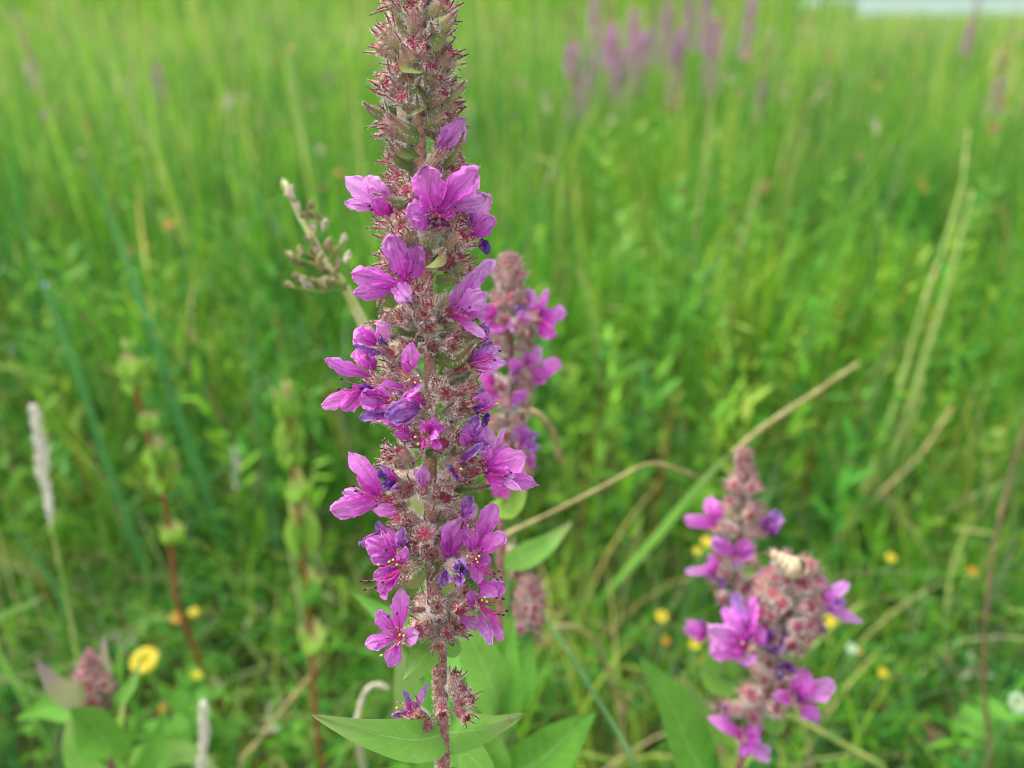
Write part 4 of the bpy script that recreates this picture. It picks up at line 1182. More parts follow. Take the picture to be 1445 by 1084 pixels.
# leaves of the main plant
def px_leaf(root, org, pts_, w, D, mat, hint=None, name='leaf', dz=(0, 0, 0), **kw):
    P_ = [at(x, y, (D if not hasattr(D, '__len__') else D[i])) for i, (x, y) in enumerate(pts_)]
    Dm = D if not hasattr(D, '__len__') else D[len(D) // 2]
    return put_leaf(root, org, P_, w * Dm / FPX, mat, hint, name, **kw)
px_leaf(main, MAIN0, [(626, 1036), (590, 1044), (520, 1034), (440, 1009)], 60, (0.250, 0.243, 0.236, 0.232), M['leaf'], (0.0, -0.75, 0.7), fold=0.30, n=9, wave=.06, prof='ovate')
px_leaf(main, MAIN0, [(628, 1034), (650, 1032), (690, 1026), (740, 1007)], 52, (0.252, 0.258, 0.264, 0.272), M['leaf'], (0.1, -0.8, 0.6), fold=0.35, n=9, wave=.06, prof='ovate')
px_leaf(main, MAIN0, [(620, 905), (600, 925), (585, 945), (569, 960)], 46, (0.248, 0.240, 0.236, 0.233), M['leaf'], tuple(-FWD + UPV * .4 + RIGHT * .4), fold=-0.3, n=8, name='bract', prof='ovate')
px_leaf(main, MAIN0, [(624, 900), (640, 915), (646, 900)], 30, (0.250, 0.250, 0.250), M['leaf'], tuple(-FWD), name='bract', fold=0.2, prof='ovate')
px_leaf(main, MAIN0, [(624, 1070), (650, 1060), (680, 1084), (700, 1130)], 46, (0.262, 0.272, 0.28, 0.29), M['leaf'], (0, -0.7, 0.7), fold=.3)
# ------------------------------------------------------------------ generic loosestrife spikes further back
def spike_plant(name, label, stem_px, D, whorls, flowers, leaves=(), root_drop=0.08, rad=(3.5, 6), group=None, stem_mat='stem_low', kinds=('red', 'fresh'), cat='flower', Lb=26, hairs=True, cone=None, extra=None):
    """stem_px: photo pixels top to bottom at depth D(list or value)"""
    Ds = D if hasattr(D, '__len__') else [D] * len(stem_px)
    pts_ = [at(x, y, d) for (x, y), d in zip(stem_px, Ds)]
    low = pts_[-1]
    root_pt = Vector((low.x, low.y + root_drop, 0))
    th = thing(name, label, cat, root_pt, group)
    Dm = Ds[0]
    U = Dm / FPX
    path = pts_ + ([low.lerp(root_pt, .5) + Vector((0, -0.01, 0)), root_pt] if low.z > 0.03 else [root_pt])
    put_tube(th, root_pt, path, (rad[0] * U, rad[1] * U), M[stem_mat], 'stem', 10, 5, .06)
    def S(y):
        for (a, b, da, db) in zip(stem_px, stem_px[1:], Ds, Ds[1:]):
            if y <= b[1]:
                t = max(0, (y - a[1]) / (b[1] - a[1]))
                return at(a[0] + (b[0] - a[0]) * t, a[1] + (b[1] - a[1]) * t, da + (db - da) * t), da + (db - da) * t
        return pts_[-1], Ds[-1]
    for (y, R, n, kind, tilt) in whorls:
        c_, Dy = S(y)
        Uy = Dy / FPX
        axis = (S(y - 15)[0] - S(y + 15)[0]).normalized()
        e1 = (RIGHT - axis * RIGHT.dot(axis)).normalized()
        e2 = axis.cross(e1)
        off = random.uniform(0, 6)
        if R > 22:
            n = max(4, n - 4)
            R = R * 0.84
        for k in range(n):
            az = off + 2 * PI * (k + random.uniform(-.4, .4)) / n
            rd = e1 * math.cos(az) + e2 * math.sin(az)
            tl = math.radians(tilt + random.gauss(0, 10))
            d = (rd * math.cos(tl) + axis * math.sin(tl)).normalized()
            L_ = min(Lb, R * 1.0) * random.uniform(.85, 1.1)
            b_r = max(1.5, R - 0.25 * L_ - L_ * math.cos(tl))
            put_bud(th, root_pt, c_ + rd * b_r * Uy - axis * (L_ * math.sin(tl) * .4 + random.uniform(-5, 5) * (R > 22)) * Uy, d, L_ * Uy, random.uniform(.9, 1.15), kind, hairs)
    for fl in flowers:
        (o, dz, pet) = fl[:3]
        kw = dict(fl[3]) if len(fl) > 3 else {}
        sy = kw.pop('sy', o[1] + 8)
        sp_, Dy = S(sy)
        kw.setdefault('kind', 'pink')
        make_flower(th, root_pt, sp_, o, dz, Dy, pet, detail=1, **kw)
    for lf in leaves:
        (pp, w, dd, mt) = lf[:4]
        kw = dict(lf[4]) if len(lf) > 4 else {}
        px_leaf(th, root_pt, pp, w, dd, M[mt], kw.pop('hint', (0, -0.7, 0.7)), **kw)
    return th, root_pt, S

# 2. the spike close behind on the right of the main one
spike_plant('loosestrife_plant', 'shorter blurred loosestrife spike with pinkish bud tip right behind the sharp spike', 
    [(718, 356), (719, 430), (722, 500), (716, 600), (708, 700), (707, 800), (704, 900), (702, 1000), (700, 1084)], [.355, .357, .36, .362, .365, .37, .375, .38, .385],
    [(366, 11, 7, 'pink', 72), (374, 15, 8, 'pink', 66), (384, 19, 9, 'pink', 62), (396, 22, 10, 'pink', 58), (408, 25, 10, 'pink', 52), (422, 28, 10, 'pink', 46), (438, 34, 9, 'pink', 35), (455, 42, 9, 'pink', 20), (470, 40, 8, 'pink', 10),
     (492, 40, 8, 'pink', 20), (510, 34, 7, 'pink', 5), (545, 40, 8, 'pink', 15), (562, 38, 7, 'pink', 0), (592, 34, 8, 'pink', 15), (606, 30, 6, 'pink', 0), (634, 34, 7, 'pink', 15), (660, 26, 6, 'pink', 0), (690, 20, 5, 'pink', 0)],
    [((757, 448), 6, [(772, 410, 16, 8), (764, 428, 20, 8, dict(mat='hot')), (798, 442, 30, 8), (782, 475, 30, 9, dict(mat='hot')), (745, 418, 20, 4, dict(mat='pale'))]),
     ((702, 452), 8, [(684, 432, 34, 8, dict(mat='hot')), (690, 470, 36, 10, dict(mat='petal')), (712, 466, 18, 12, dict(mat='hot')), (680, 450, 26, 5, dict(mat='petal'))]),
     ((734, 458), 12, [(732, 430, 16, 12, dict(mat='wilt')), (718, 462, 20, 14, dict(mat='pale')), (740, 440, 22, 12, dict(mat='pale'))]),
     ((742, 425), 4, [(750, 410, 20, 2, dict(mat='pale')), (756, 418, 18, 3, dict(mat='pale'))]),
     ((748, 528), 7, [(758, 488, 26, 7, dict(mat='pale')), (744, 496, 22, 9), (790, 508, 28, 10, dict(base=(750, 538))), (770, 530, 24, 8, dict(base=(745, 540), mat='petal'))]),
     ((728, 530), 10, [(722, 505, 18, 12), (734, 512, 18, 12), (720, 528, 18, 13, dict(mat='wilt'))]),
     ((700, 540), 8, [(676, 520, 26, 8, dict(mat='petal')), (682, 548, 28, 9, dict(mat='hot')), (690, 575, 24, 8)]),
     ((716, 568), 12, [(744, 554, 20, 14, dict(mat='petal')), (735, 566, 14, 14, dict(mat='wilt'))]),
     ((733, 628), 8, [(740, 600, 26, 8), (760, 614, 18, 8, dict(mat='wilt')), (762, 634, 18, 9, dict(mat='wilt')), (726, 612, 20, 8, dict(mat='pale')), (745, 628, 24, 10, dict(mat='petal'))]),
     ((706, 640), 8, [(690, 625, 22, 8, dict(mat='petal')), (700, 618, 18, 9)]),
     ((742, 655), 8, [(754, 640, 14, 8), (756, 655, 12, 8)]),
     ((702, 682), 8, [(718, 702, 14, 10, dict(mat='hot')), (698, 700, 10, 10, dict(mat='hot'))])],
    [([(706, 702), (716, 712), (730, 700), (742, 668)], 44, (.364, .36, .357, .355), 'leaf_y', dict(prof='ovate')),
     ([(706, 800), (740, 786), (775, 765), (808, 735)], 34, (.371, .40, .42, .44), 'leaf'),
     ([(704, 1010), (690, 960), (665, 905), (640, 880)], 62, (.380, .372, .365, .36), 'leaf', dict(hint=(0.2, -.9, .4))),
     ([(704, 1030), (712, 985), (716, 930), (722, 862)], 62, (.382, .375, .372, .37), 'leaf_b', dict(hint=(-.5, -.9, .3))),
     ([(704, 1000), (728, 980), (742, 940), (748, 890)], 46, (.381, .388, .392, .395), 'leaf_b', dict(hint=(-.3, -.9, .3))),
     ([(702, 1084), (660, 1075), (630, 1010), (600, 930)], 86, (.384, .372, .36, .35), 'leaf_b', dict(hint=(.3, -.9, .3))),
     ([(702, 1100), (645, 1070), (590, 1010), (560, 905)], 90, (.387, .38, .37, .365), 'leaf', dict(hint=(.2, -.9, .4))),
     ([(702, 1100), (760, 1075), (800, 1040), (842, 1004)], 74, (.387, .37, .36, .35), 'leaf_b', dict(hint=(-.3, -.8, .6))),
     ([(702, 960), (660, 930), (560, 880), (496, 835)], 44, (.378, .395, .41, .42), 'leaf_b', dict(hint=(.3, -.8, .6))),
     ([(702, 1110), (690, 1070), (676, 1030), (660, 1000)], 60, (.387, .37, .36, .35), 'leaf', dict(hint=(0, -.9, .5)))],
    rad=(3.2, 6), Lb=24)
# small side shoots on the same plant's height: two bud heads
spike_plant('loosestrife_bud_shoot', 'small blurred greyish pink bud shoot beside the second spike', [(748, 812), (748, 860), (742, 900), (725, 1000)], [.40, .40, .40, .41],
    [(822, 12, 6, 'pink', 65), (832, 16, 8, 'pink', 55), (844, 19, 8, 'pink', 45), (856, 21, 8, 'pink', 30), (868, 21, 8, 'pink', 15), (884, 18, 5, 'pink', 0)], [],
    [([(742, 892), (752, 900), (770, 905)], 14, .40, 'leaf_p'), ([(742, 900), (728, 905), (716, 910)], 14, .40, 'leaf_b')], rad=(2.5, 4), Lb=18, cat='flower bud', stem_mat='grass_stem')
spike_plant('loosestrife_bud_shoot', 'pink bud tuft half hidden behind the second stem', [(724, 770), (722, 800), (714, 900)], [.41, .41, .42],
    [(784, 24, 9, 'pink', 40), (796, 24, 9, 'pink', 10)], [], [], rad=(2.5, 4), Lb=20, cat='flower bud', stem_mat='grass_stem')

# 3. right hand pair
spike_plant('loosestrife_plant', 'blurred loosestrife spike with dark red tip on the right, taller one of the pair',
    [(1050, 632), (1049, 690), (1043, 760), (1036, 830), (1024, 920), (1012, 1000), (1004, 1084)], [.41, .412, .415, .42, .425, .43, .435],
    [(640, 9, 7, 'red', 76), (648, 12, 7, 'red', 70), (660, 14, 7, 'red', 62), (674, 15, 6, 'red', 50), (690, 22, 6, 'pink', 30), (708, 27, 8, 'pink', 25), (726, 28, 9, 'fresh', 8), (750, 34, 8, 'pink', 12),
     (788, 36, 9, 'fresh', 4), (820, 38, 9, 'pink', 8), (846, 26, 7, 'pink', -10), (900, 30, 6, 'red', 10)],
    [((1012, 742), 8, [(965, 732, 26, 8), (1002, 702, 28, 8), (1014, 716, 16, 9, dict(mat='hot'))]),
     ((1074, 750), 6, [(1100, 722, 26, 6, dict(mat='wilt')), (1100, 738, 24, 6), (1084, 730, 24, 7, dict(mat='pale')), (1098, 748, 16, 7, dict(mat='dark'))]),
     ((1040, 790), 14, [(1008, 760, 28, 16), (1056, 762, 30, 16), (1042, 802, 18, 17, dict(mat='wilt')), (1062, 778, 20, 15)]),
     ((1012, 808), 8, [(966, 806, 14, 8, dict(mat='pale')), (1004, 782, 20, 8), (992, 800, 24, 8), (1020, 832, 16, 10, dict(mat='wilt')), (1000, 816, 16, 10, dict(mat='wilt'))]),
     ((1064, 822), 8, [(1094, 802, 26, 8, dict(mat='pale')), (1088, 822, 16, 8)]),
     ((1000, 895), 6, [(966, 888, 18, 6), (970, 876, 14, 6), (988, 874, 12, 6, dict(mat='wilt')), (980, 900, 18, 7)]),
     ((1000, 1000), 4, [(988, 992, 12, 4)])],
    [([(1022, 925), (1012, 955), (1030, 960), (1050, 930)], 50, .424, 'leaf', dict(prof='ovate')), ([(1004, 1110), (975, 1060), (945, 990), (902, 926)], 74, (.43, .40, .39, .385), 'leaf_b', dict(hint=(.5, -.8, .3), n=8)),
     ([(1004, 1100), (1010, 1050), (985, 1000), (962, 945)], 52, (.43, .415, .41, .405), 'leaf', dict(hint=(-.4, -.8, .3)))], Lb=24, rad=(2.8, 5.5))
th4, r4, S4 = spike_plant('loosestrife_plant', 'lower spike of the right pair, with broad bud tuft and violet withered flowers',
    [(1122, 800), (1112, 850), (1100, 900), (1088, 950), (1074, 1000), (1055, 1045), (1042, 1084)], [.385, .387, .39, .393, .396, .40, .405],
    [(808, 36, 12, 'pink', 62), (824, 48, 14, 'pink', 46), (842, 57, 14, 'fresh', 30), (864, 60, 15, 'pink', 12), (884, 54, 14, 'pink', -2), (898, 42, 12, 'old', -15), (930, 26, 7, 'old', 0), (955, 22, 7, 'old', 0),
     (990, 38, 9, 'pink', 25), (1004, 40, 8, 'pink', 5)],
    [((1152, 852), 8, [(1197, 822, 24, 8, dict(mat='pale')), (1163, 816, 14, 8), (1214, 878, 18, 9, dict(mat='pale')), (1192, 852, 20, 8, dict(mat='wilt')), (1180, 840, 20, 10)]),
     ((1054, 912), 14, [(1000, 886, 38, 16, dict(mat='pale')), (1020, 860, 34, 14), (1003, 920, 34, 17), (1052, 940, 38, 18, dict(mat='pale')), (1076, 884, 28, 16), (1066, 842, 26, 12), (1040, 836, 26, 10, dict(mat='wilt')), (1030, 905, 26, 17, dict(mat='hot')), (1060, 870, 22, 12, dict(mat='petal'))], dict(stamens=[(1054, 912, 1048, 908, 16, 21, 'y'), (1054, 912, 1058, 916, 16, 21, 'y'), (1054, 914, 1064, 914, 16, 21, 'y')])),
     ((1090, 905), 12, [(1082, 888, 20, 13, dict(mat='dark')), (1074, 905, 24, 14, dict(mat='wilt')), (1112, 900, 22, 13, dict(mat='dark')), (1108, 922, 18, 13, dict(mat='wilt')), (1088, 922, 20, 14, dict(mat='dark'))]),
     ((1108, 945), 12, [(1096, 940, 18, 14, dict(mat='dark')), (1116, 936, 18, 13, dict(mat='dark')), (1100, 960, 16, 14, dict(mat='dark')), (1122, 948, 14, 13, dict(mat='wilt'))]),
     ((1122, 984), 12, [(1136, 944, 38, 13), (1178, 968, 32, 13, dict(mat='pale')), (1092, 981, 24, 15), (1155, 1018, 26, 14, dict(mat='petal')), (1150, 965, 26, 12), (1132, 988, 14, 15, dict(mat='dark'))]),
     ((1048, 1040), 10, [(1001, 1012, 24, 11), (1074, 1020, 26, 12), (1056, 1068, 28, 13), (1086, 1070, 28, 12, dict(mat='pale')), (1074, 1040, 20, 11)]),
     ((1150, 885), 8, [(1165, 890, 12, 8, dict(mat='dark')), (1162, 878, 10, 8, dict(mat='hot'))]),
     ((1028, 1000), 8, [(1022, 1010, 16, 9, dict(mat='wilt')), (1018, 998, 12, 9, dict(mat='wilt'))])],
    [([(1076, 995), (1095, 1018), (1108, 1008)], 40, .397, 'leaf', dict(prof='ovate')), ([(1056, 1040), (1030, 1070), (1010, 1050)], 40, .41, 'leaf_y', dict(prof='ovate'))], Lb=27, rad=(5, 6))
# beige, finely ribbed snail shell on top of the lower spike: a coiled body
def shell():
    c = at(1108, 794, .372)
    axis = (RIGHT * .86 - UPV * .62 - FWD * .2).normalized()
    e1 = UPV.cross(axis).normalized(); e2 = axis.cross(e1)
    U = .380 / FPX
    root = thing('snail_shell', 'small beige conical snail shell sitting on the bud tuft of the right spike', 'snail shell', c)
    v, f = [], []
    NV, NU = 150, 16
    for i in range(NV):
        t = i / (NV - 1)
        th_ = t * 2 * PI * 4.2
        g = t ** 1.0
        rr = (2 + 11 * g) * U
        cc = axis * ((-20 + 38 * g) * U) + (e1 * math.cos(th_) + e2 * math.sin(th_)) * rr * .40
        rad_ = (4.5 + 8.5 * g) * U
        for k in range(NU):
            a = 2 * PI * k / NU
            rdv = (e1 * math.cos(th_) + e2 * math.sin(th_))
            v.append(cc + (rdv * math.cos(a) + axis * math.sin(a)) * rad_ * (1 + .04 * math.sin(th_ * 9)))
    for i in range(NV - 1):
        for k in range(NU):
            k2 = (k + 1) % NU
            f.append((i * NU + k, i * NU + k2, (i + 1) * NU + k2, (i + 1) * NU + k))
    f.append(tuple(range(NU)))
    link('shell_whorls', mesh_from('shell_whorls', v, f, None, True, [M['shell']]), root)
    a = Acc()
    th_ = 2 * PI * 4.2
    rdv = (e1 * math.cos(th_) + e2 * math.sin(th_))
    cc = axis * (18 * U) + rdv * 13 * U * .40
    rim = [cc + (rdv * math.cos(2 * PI * k / 20) + axis * math.sin(2 * PI * k / 20)) * 13.0 * U for k in range(21)]
    a.tube(rim, 1.1 * U, 6)
    link('lip', a.mesh('lip', M['shell']), root)
shell()

# 4. lower left bud plant
spike_plant('loosestrife_bud_plant', 'young loosestrife with mauve bud head among pointed leaves at lower left', 
    [(125, 915), (128, 960), (150, 1000), (158, 1084)], [.46, .462, .47, .48],
    [(926, 7, 6, 'red', 70), (934, 10, 7, 'red', 62), (944, 14, 8, 'pink', 52), (955, 17, 8, 'fresh', 42), (966, 24, 10, 'fresh', 28), (978, 24, 9, 'fresh', 10), (990, 16, 6, 'fresh', 0)], [],
    [([(140, 996), (110, 985), (78, 965), (50, 930)], 38, (.468, .455, .445, .44), 'leaf_p', dict(hint=(.3, -.8, .5))), ([(150, 1000), (156, 960), (150, 925), (146, 896)], 34, (.47, .475, .48, .482), 'leaf_p', dict(hint=(-.4, -.9, .1))),
     ([(150, 1004), (164, 980), (170, 945), (168, 908)], 26, (.47, .47, .475, .48), 'leaf_b', dict(hint=(-.4, -.9, .1))), ([(150, 1008), (172, 985), (190, 960), (200, 928)], 20, (.47, .46, .455, .45), 'leaf', dict(hint=(-.5, -.8, .1))),
     ([(156, 1070), (150, 1050), (125, 1015), (98, 1000)], 62, (.475, .46, .45, .445), 'leaf_b', dict(hint=(.3, -.8, .5))), ([(146, 1006), (100, 1000), (60, 1000), (20, 1018)], 34, (.47, .50, .52, .54), 'leaf_b'),
     ([(158, 1060), (168, 1040), (172, 1015), (176, 990)], 30, (.478, .48, .485, .49), 'leaf_y', dict(hint=(-.4, -.9, .1))), ([(158, 1100), (120, 1084), (102, 1050), (96, 1010)], 36, (.48, .47, .465, .46), 'leaf', dict(hint=(.5, -.8, .2))),
     ([(160, 1110), (205, 1084), (225, 1050), (234, 1000)], 30, (.48, .47, .465, .46), 'leaf_b', dict(hint=(-.3, -.9, .2))), ([(160, 1090), (190, 1080), (260, 1060), (310, 1090)], 44, (.48, .51, .54, .56), 'leaf', )], rad=(2.6, 5), Lb=20, cat='flower bud')

# ------------------------------------------------------------------ leafy stems without flowers
def leafy(label, stem_px, D, pairs, mat='leaf_y', stem_mat='red_stem', rad=3.4, cup=True, name='leafy_loosestrife', group=None):
    Ds = D if hasattr(D, '__len__') else [D] * len(stem_px)
    P_ = [at(x, y, d) for (x, y), d in zip(stem_px, Ds)]
    low = P_[-1]
    rp = Vector((low.x, low.y + 0.04, 0))
    th = thing(name, label, 'plant', rp, group)
    U = Ds[0] / FPX
    put_tube(th, rp, P_ + [rp], (rad * .7 * U, rad * 1.2 * U), M[stem_mat], 'stem', 8, 5)
    for (x, y, L_, w, ang) in pairs:
        d0 = None
        for (a, b, da, db) in zip(stem_px, stem_px[1:], Ds, Ds[1:]):
            if y <= b[1] or b is stem_px[-1]:
                t = min(1, max(0, (y - a[1]) / (b[1] - a[1]))); d0 = da + (db - da) * t; break
        base = at(x, y, d0)
        Uy = d0 / FPX
        for k in range(4):
            az = k * PI / 2 + random.uniform(-.3, .3) + (0.3 if k % 2 else 0)
            if k % 2 and L_ < 30:
                continue
            outv = RIGHT * math.cos(az) + FWD * math.sin(az)
            a = math.radians(ang + random.uniform(-8, 8))
            mid = base + (outv * math.cos(a) * .62 + UPV * math.sin(a) * .5) * L_ * Uy
            tip = base + (outv * math.cos(a) * .9 + UPV * math.sin(a) * 1.0) * L_ * Uy * random.uniform(.9, 1.1)
            hint = -outv * math.sin(a) + UPV * math.cos(a)
            put_leaf(th, rp, [base, mid, tip], w * 1.25 * Uy, M[mat if random.random() < .7 else 'leaf_b'], tuple(hint), fold=.25)
    return th
leafy('yellow green loosestrife top with cupped leaves on a red stem left of the sharp spike', [(405, 545), (408, 600), (414, 670), (425, 760), (438, 880), (450, 1060)], [.58, .58, .59, .60, .62, .64],
      [(404, 562, 30, 18, 70), (406, 598, 60, 30, 72), (408, 640, 62, 34, 76), (412, 662, 46, 30, 74), (418, 715, 60, 24, 62), (426, 790, 90, 38, 74), (436, 860, 60, 24, 62), (442, 930, 60, 24, 60)])
leafy('yellow green leafy shoot with red stem left of centre under the dark grass', [(182, 480), (190, 540), (205, 600), (228, 680), (240, 760), (250, 850)], [.64, .64, .65, .66, .68, .70],
      [(183, 500, 28, 20, 68), (188, 540, 46, 32, 66), (192, 560, 44, 30, 70), (208, 612, 36, 18, 60), (226, 668, 60, 36, 72), (232, 700, 60, 36, 72), (243, 770, 40, 26, 60)])
leafy('small yellowish leafy plant at the right edge under the dry grass', [(1400, 610), (1398, 660), (1392, 760)], [1.05, 1.05, 1.08], [(1400, 622, 26, 18, 50), (1398, 640, 30, 18, 40), (1396, 670, 34, 20, 30)], mat='leaf_y', stem_mat='straw_green')
leafy('broad leaved green plant at the bottom right edge under the pale round flower', [(1420, 1020), (1425, 1060), (1430, 1100)], [.62, .62, .63], [(1420, 1022, 60, 34, 30), (1422, 1046, 90, 40, 14), (1426, 1080, 80, 40, 20)], mat='leaf_b', stem_mat='grass_stem')
leafy('low broad leaved plant at the very bottom left of centre', [(270, 960), (272, 1020), (276, 1090)], [.66, .665, .67], [(270, 975, 40, 22, 50), (272, 1010, 66, 40, 40), (275, 1040, 90, 40, 20), (276, 1070, 90, 44, 30)], mat='leaf_b', stem_mat='grass_stem')
# leafy stems standing in the meadow to the right of the spike
random.seed(5)
wherel = [(850, 170, 1.9), (905, 130, 2.2), (880, 300, 1.5), (960, 250, 1.7), (1010, 180, 2.1), (925, 400, 1.35), (990, 390, 1.4), (1070, 300, 1.6), (860, 480, 1.15), (1120, 420, 1.4),
          (300, 300, 1.7), (230, 380, 1.4), (90, 350, 1.4), (60, 480, 1.2), (350, 420, 1.3), (1180, 250, 2.0), (1290, 330, 1.6), (1400, 250, 1.9), (1330, 480, 1.3)]
words_x = ['far left', 'left', 'left of the spike', 'just right of the spike', 'right of centre', 'right', 'far right']
seen = set()
for i, (x, y, D_) in enumerate(wherel):
    zt = at(x, y, D_).z
    n = 8
    stem_px = [(x + random.uniform(-8, 8) * k / n, y + k * 46 * 1.4 / D_ * .9) for k in range(n)]
    Ds = []
    base = at(x, y, D_)
    # upright stem: a vertical line through the tip, expressed by world points
    rp = Vector((base.x + random.uniform(-.03, .03), base.y + random.uniform(0, .05), 0))
    th = thing('leafy_loosestrife', 'tall blurred leafy loosestrife stem standing in the green meadow grass', 'plant', rp, 'leafy stems blurred in the meadow')
    path = [base, base.lerp(rp, .5) + Vector((random.uniform(-.015, .015), 0, 0)), rp]
    put_tube(th, rp, path, (.0013, .0028), M[random.choice(['red_stem', 'grass_stem', 'red_stem'])], 'stem', 6, 4)
    Ls = .085
    for k in range(9):
        t = .02 + k * .075
        b_ = base.lerp(rp, t)
        for s_ in (0, 1):
            az = k * PI / 2 + s_ * PI + random.uniform(-.3, .3)
            ov = Vector((math.cos(az), math.sin(az), 0))
            L_ = Ls * min(1, .4 + k * .14) * random.uniform(.8, 1.2)
            put_leaf(th, rp, [b_, b_ + ov * L_ * .5 + Vector((0, 0, L_ * .4)), b_ + ov * L_ * .95 + Vector((0, 0, L_ * .5))], L_ * .30, M[random.choice(['leaf_b', 'leaf_y', 'leaf_b', 'leaf_b'])], tuple(-ov * .5 + Vector((0, 0, 1))), n=3, nu=5)

# far flowering loosestrife along the top of the picture
def far_mesh(seed, mat, n, spread, size):
    random.seed(seed)
    a = Acc()
    for _ in range(n):
        z = random.random() ** .9
        az = random.uniform(0, 2 * PI)
        r = spread * (1.05 - .75 * z) * random.uniform(.5, 1)
        c_ = Vector((math.cos(az) * r, math.sin(az) * r, z * .16))
        d = Vector((math.cos(az), math.sin(az), random.uniform(-.2, .9))).normalized()
        s_ = d.cross(Vector((0, 0, 1))).normalized()
        s_ = Quaternion(d, random.uniform(-1, 1)) @ s_
        L_ = size * random.uniform(.6, 1.1)
        a.add([c_, c_ + d * L_ * .6 - s_ * L_ * .35, c_ + d * L_, c_ + d * L_ * .6 + s_ * L_ * .35], [(0, 1, 2, 3)])
    return a.mesh('flower_spike', mat)
FP = [far_mesh(i, M['far_purple'], 230, .016, .011) for i in range(3)]
FCX = [far_mesh(i + 9, M['far_calyx'], 150, .010, .009) for i in range(3)]
random.seed(9)
fars = [(806, 40, 2.9), (812, 90, 2.6), (840, 20, 3.1), (862, 15, 2.9), (868, 62, 2.7), (895, 40, 3.3), (905, 70, 2.8), (925, 10, 3.0), (945, 30, 3.2), (975, 20, 3.4), (1000, 5, 3.3), (1022, 30, 3.5), (1063, 22, 2.8), (1085, 85, 2.7), (835, 110, 2.5), (1010, 60, 3.0), (1385, 12, 2.9), (1430, 80, 2.6), (208, 70, 2.7), (24, 55, 2.6), (960, 70, 2.8), (880, 100, 2.7)]
for i, (x, y, D_) in enumerate(fars):
    top = at(x, y - 25, D_)
    rp = Vector((top.x, top.y + .02, 0))
    lab = 'distant blurred purple loosestrife in the group along the top edge'
    grp = 'distant purple spikes along the top edge'
    if x > 1300 or x < 300:
        lab = {1385: 'distant pale purple spike at the upper right corner', 1430: 'distant mauve spike at the right edge below the corner one', 208: 'distant faint mauve spike at the upper left', 24: 'distant faint mauve spike at the far upper left edge'}[x]
    if x == 1063:
        lab = 'brightest distant purple spike, rightmost of the top edge group'
    th = thing('loosestrife_plant', lab, 'flower', rp, None if lab.startswith(('distant pale', 'distant mauve', 'distant faint', 'brightest')) else grp)
    put_tube(th, rp, [top - Vector((0, 0, .01)), top.lerp(rp, .5), rp], (.0012, .003), M['red_stem'], 'stem', 6, 3)
    sc = random.uniform(1.3, 1.8)
    base = top.lerp(rp, .16 * sc / top.z)
    a_ = link('flower_spike', random.choice(FP), th, base - rp); a_.scale = (sc, sc, sc)
    b_ = link('calyx_spike', random.choice(FCX), th, base - rp); b_.scale = (sc, sc, sc * 1.1)
    if x in (806, 862, 925, 1022, 1085, 208, 24, 1385, 1430):      # mostly in seed
        a_.scale = (sc * .8, sc * .8, sc * .5)
    for k in range(6):
        bb = base.lerp(rp, .05 + k * .11)
        for s_ in (0, 1):
            az = k * PI / 2 + s_ * PI
            ov = Vector((math.cos(az), math.sin(az), 0))
            L_ = .06
            put_leaf(th, rp, [bb, bb + ov * L_ * .5 + Vector((0, 0, L_ * .35)), bb + ov * L_ + Vector((0, 0, L_ * .4))], L_ * .25, M['leaf_b'], tuple(-ov * .4 + Vector((0, 0, 1))), n=2, nu=3)

# ------------------------------------------------------------------ single blades, stalks and heads that can be told apart
def down(p):
    return Vector((p.x, p.y + .02, 0))
def stalk(label, px, D, w, mat, cat='grass stalk', name='dry_stalk', root=True, taper=.7, group=None, rev=False):
    Ds = D if hasattr(D, '__len__') else [D] * len(px)
    P_ = [at(x, y, d) for (x, y), d in zip(px, Ds)]
    if root:
        P_.append(down(P_[-1]))
    rp = P_[-1]
    U = sum(Ds) / len(Ds) / FPX
    a = Acc()
    Q_ = smooth_path(P_, 7)
    rr = [w * .40 * U * (1 + .5 * math.exp(-(((i * .13) % 1) - .5) ** 2 / .004)) * (taper + (1 - taper) * i / (len(Q_) - 1)) * (1 + .10 * noise.noise(Vector((i * .4, w, 0)))) for i in range(len(Q_))]
    a.tube([p - rp for p in Q_], rr, 8)
    o = link(name, a.mesh(name, M[mat]), None, rp)
    o['label'] = label; o['category'] = cat
    if group: o['group'] = group
    return o
def blade(label, px, D, w, mat, hint=(0, -.9, .3), name='tall_grass', root=True, group=None, prof='blade'):
    Ds = D if hasattr(D, '__len__') else [D] * len(px)
    P_ = [at(x, y, d) for (x, y), d in zip(px, Ds)][::-1]
    if root:
        P_ = [down(P_[0])] + P_
    rp = P_[0].copy()
    U = sum(Ds) / len(Ds) / FPX
    v, f, uv = rib_leaf([p - rp for p in P_], w * .78 * U, hint, fold=.3, nu=5, prof=prof, n=7, wave=.05)
    o = link(name, mesh_from(name, v, f, uv, True, [M[mat]]), None, rp)
    o['label'] = label; o['category'] = 'grass'
    if group: o['group'] = group
    return o

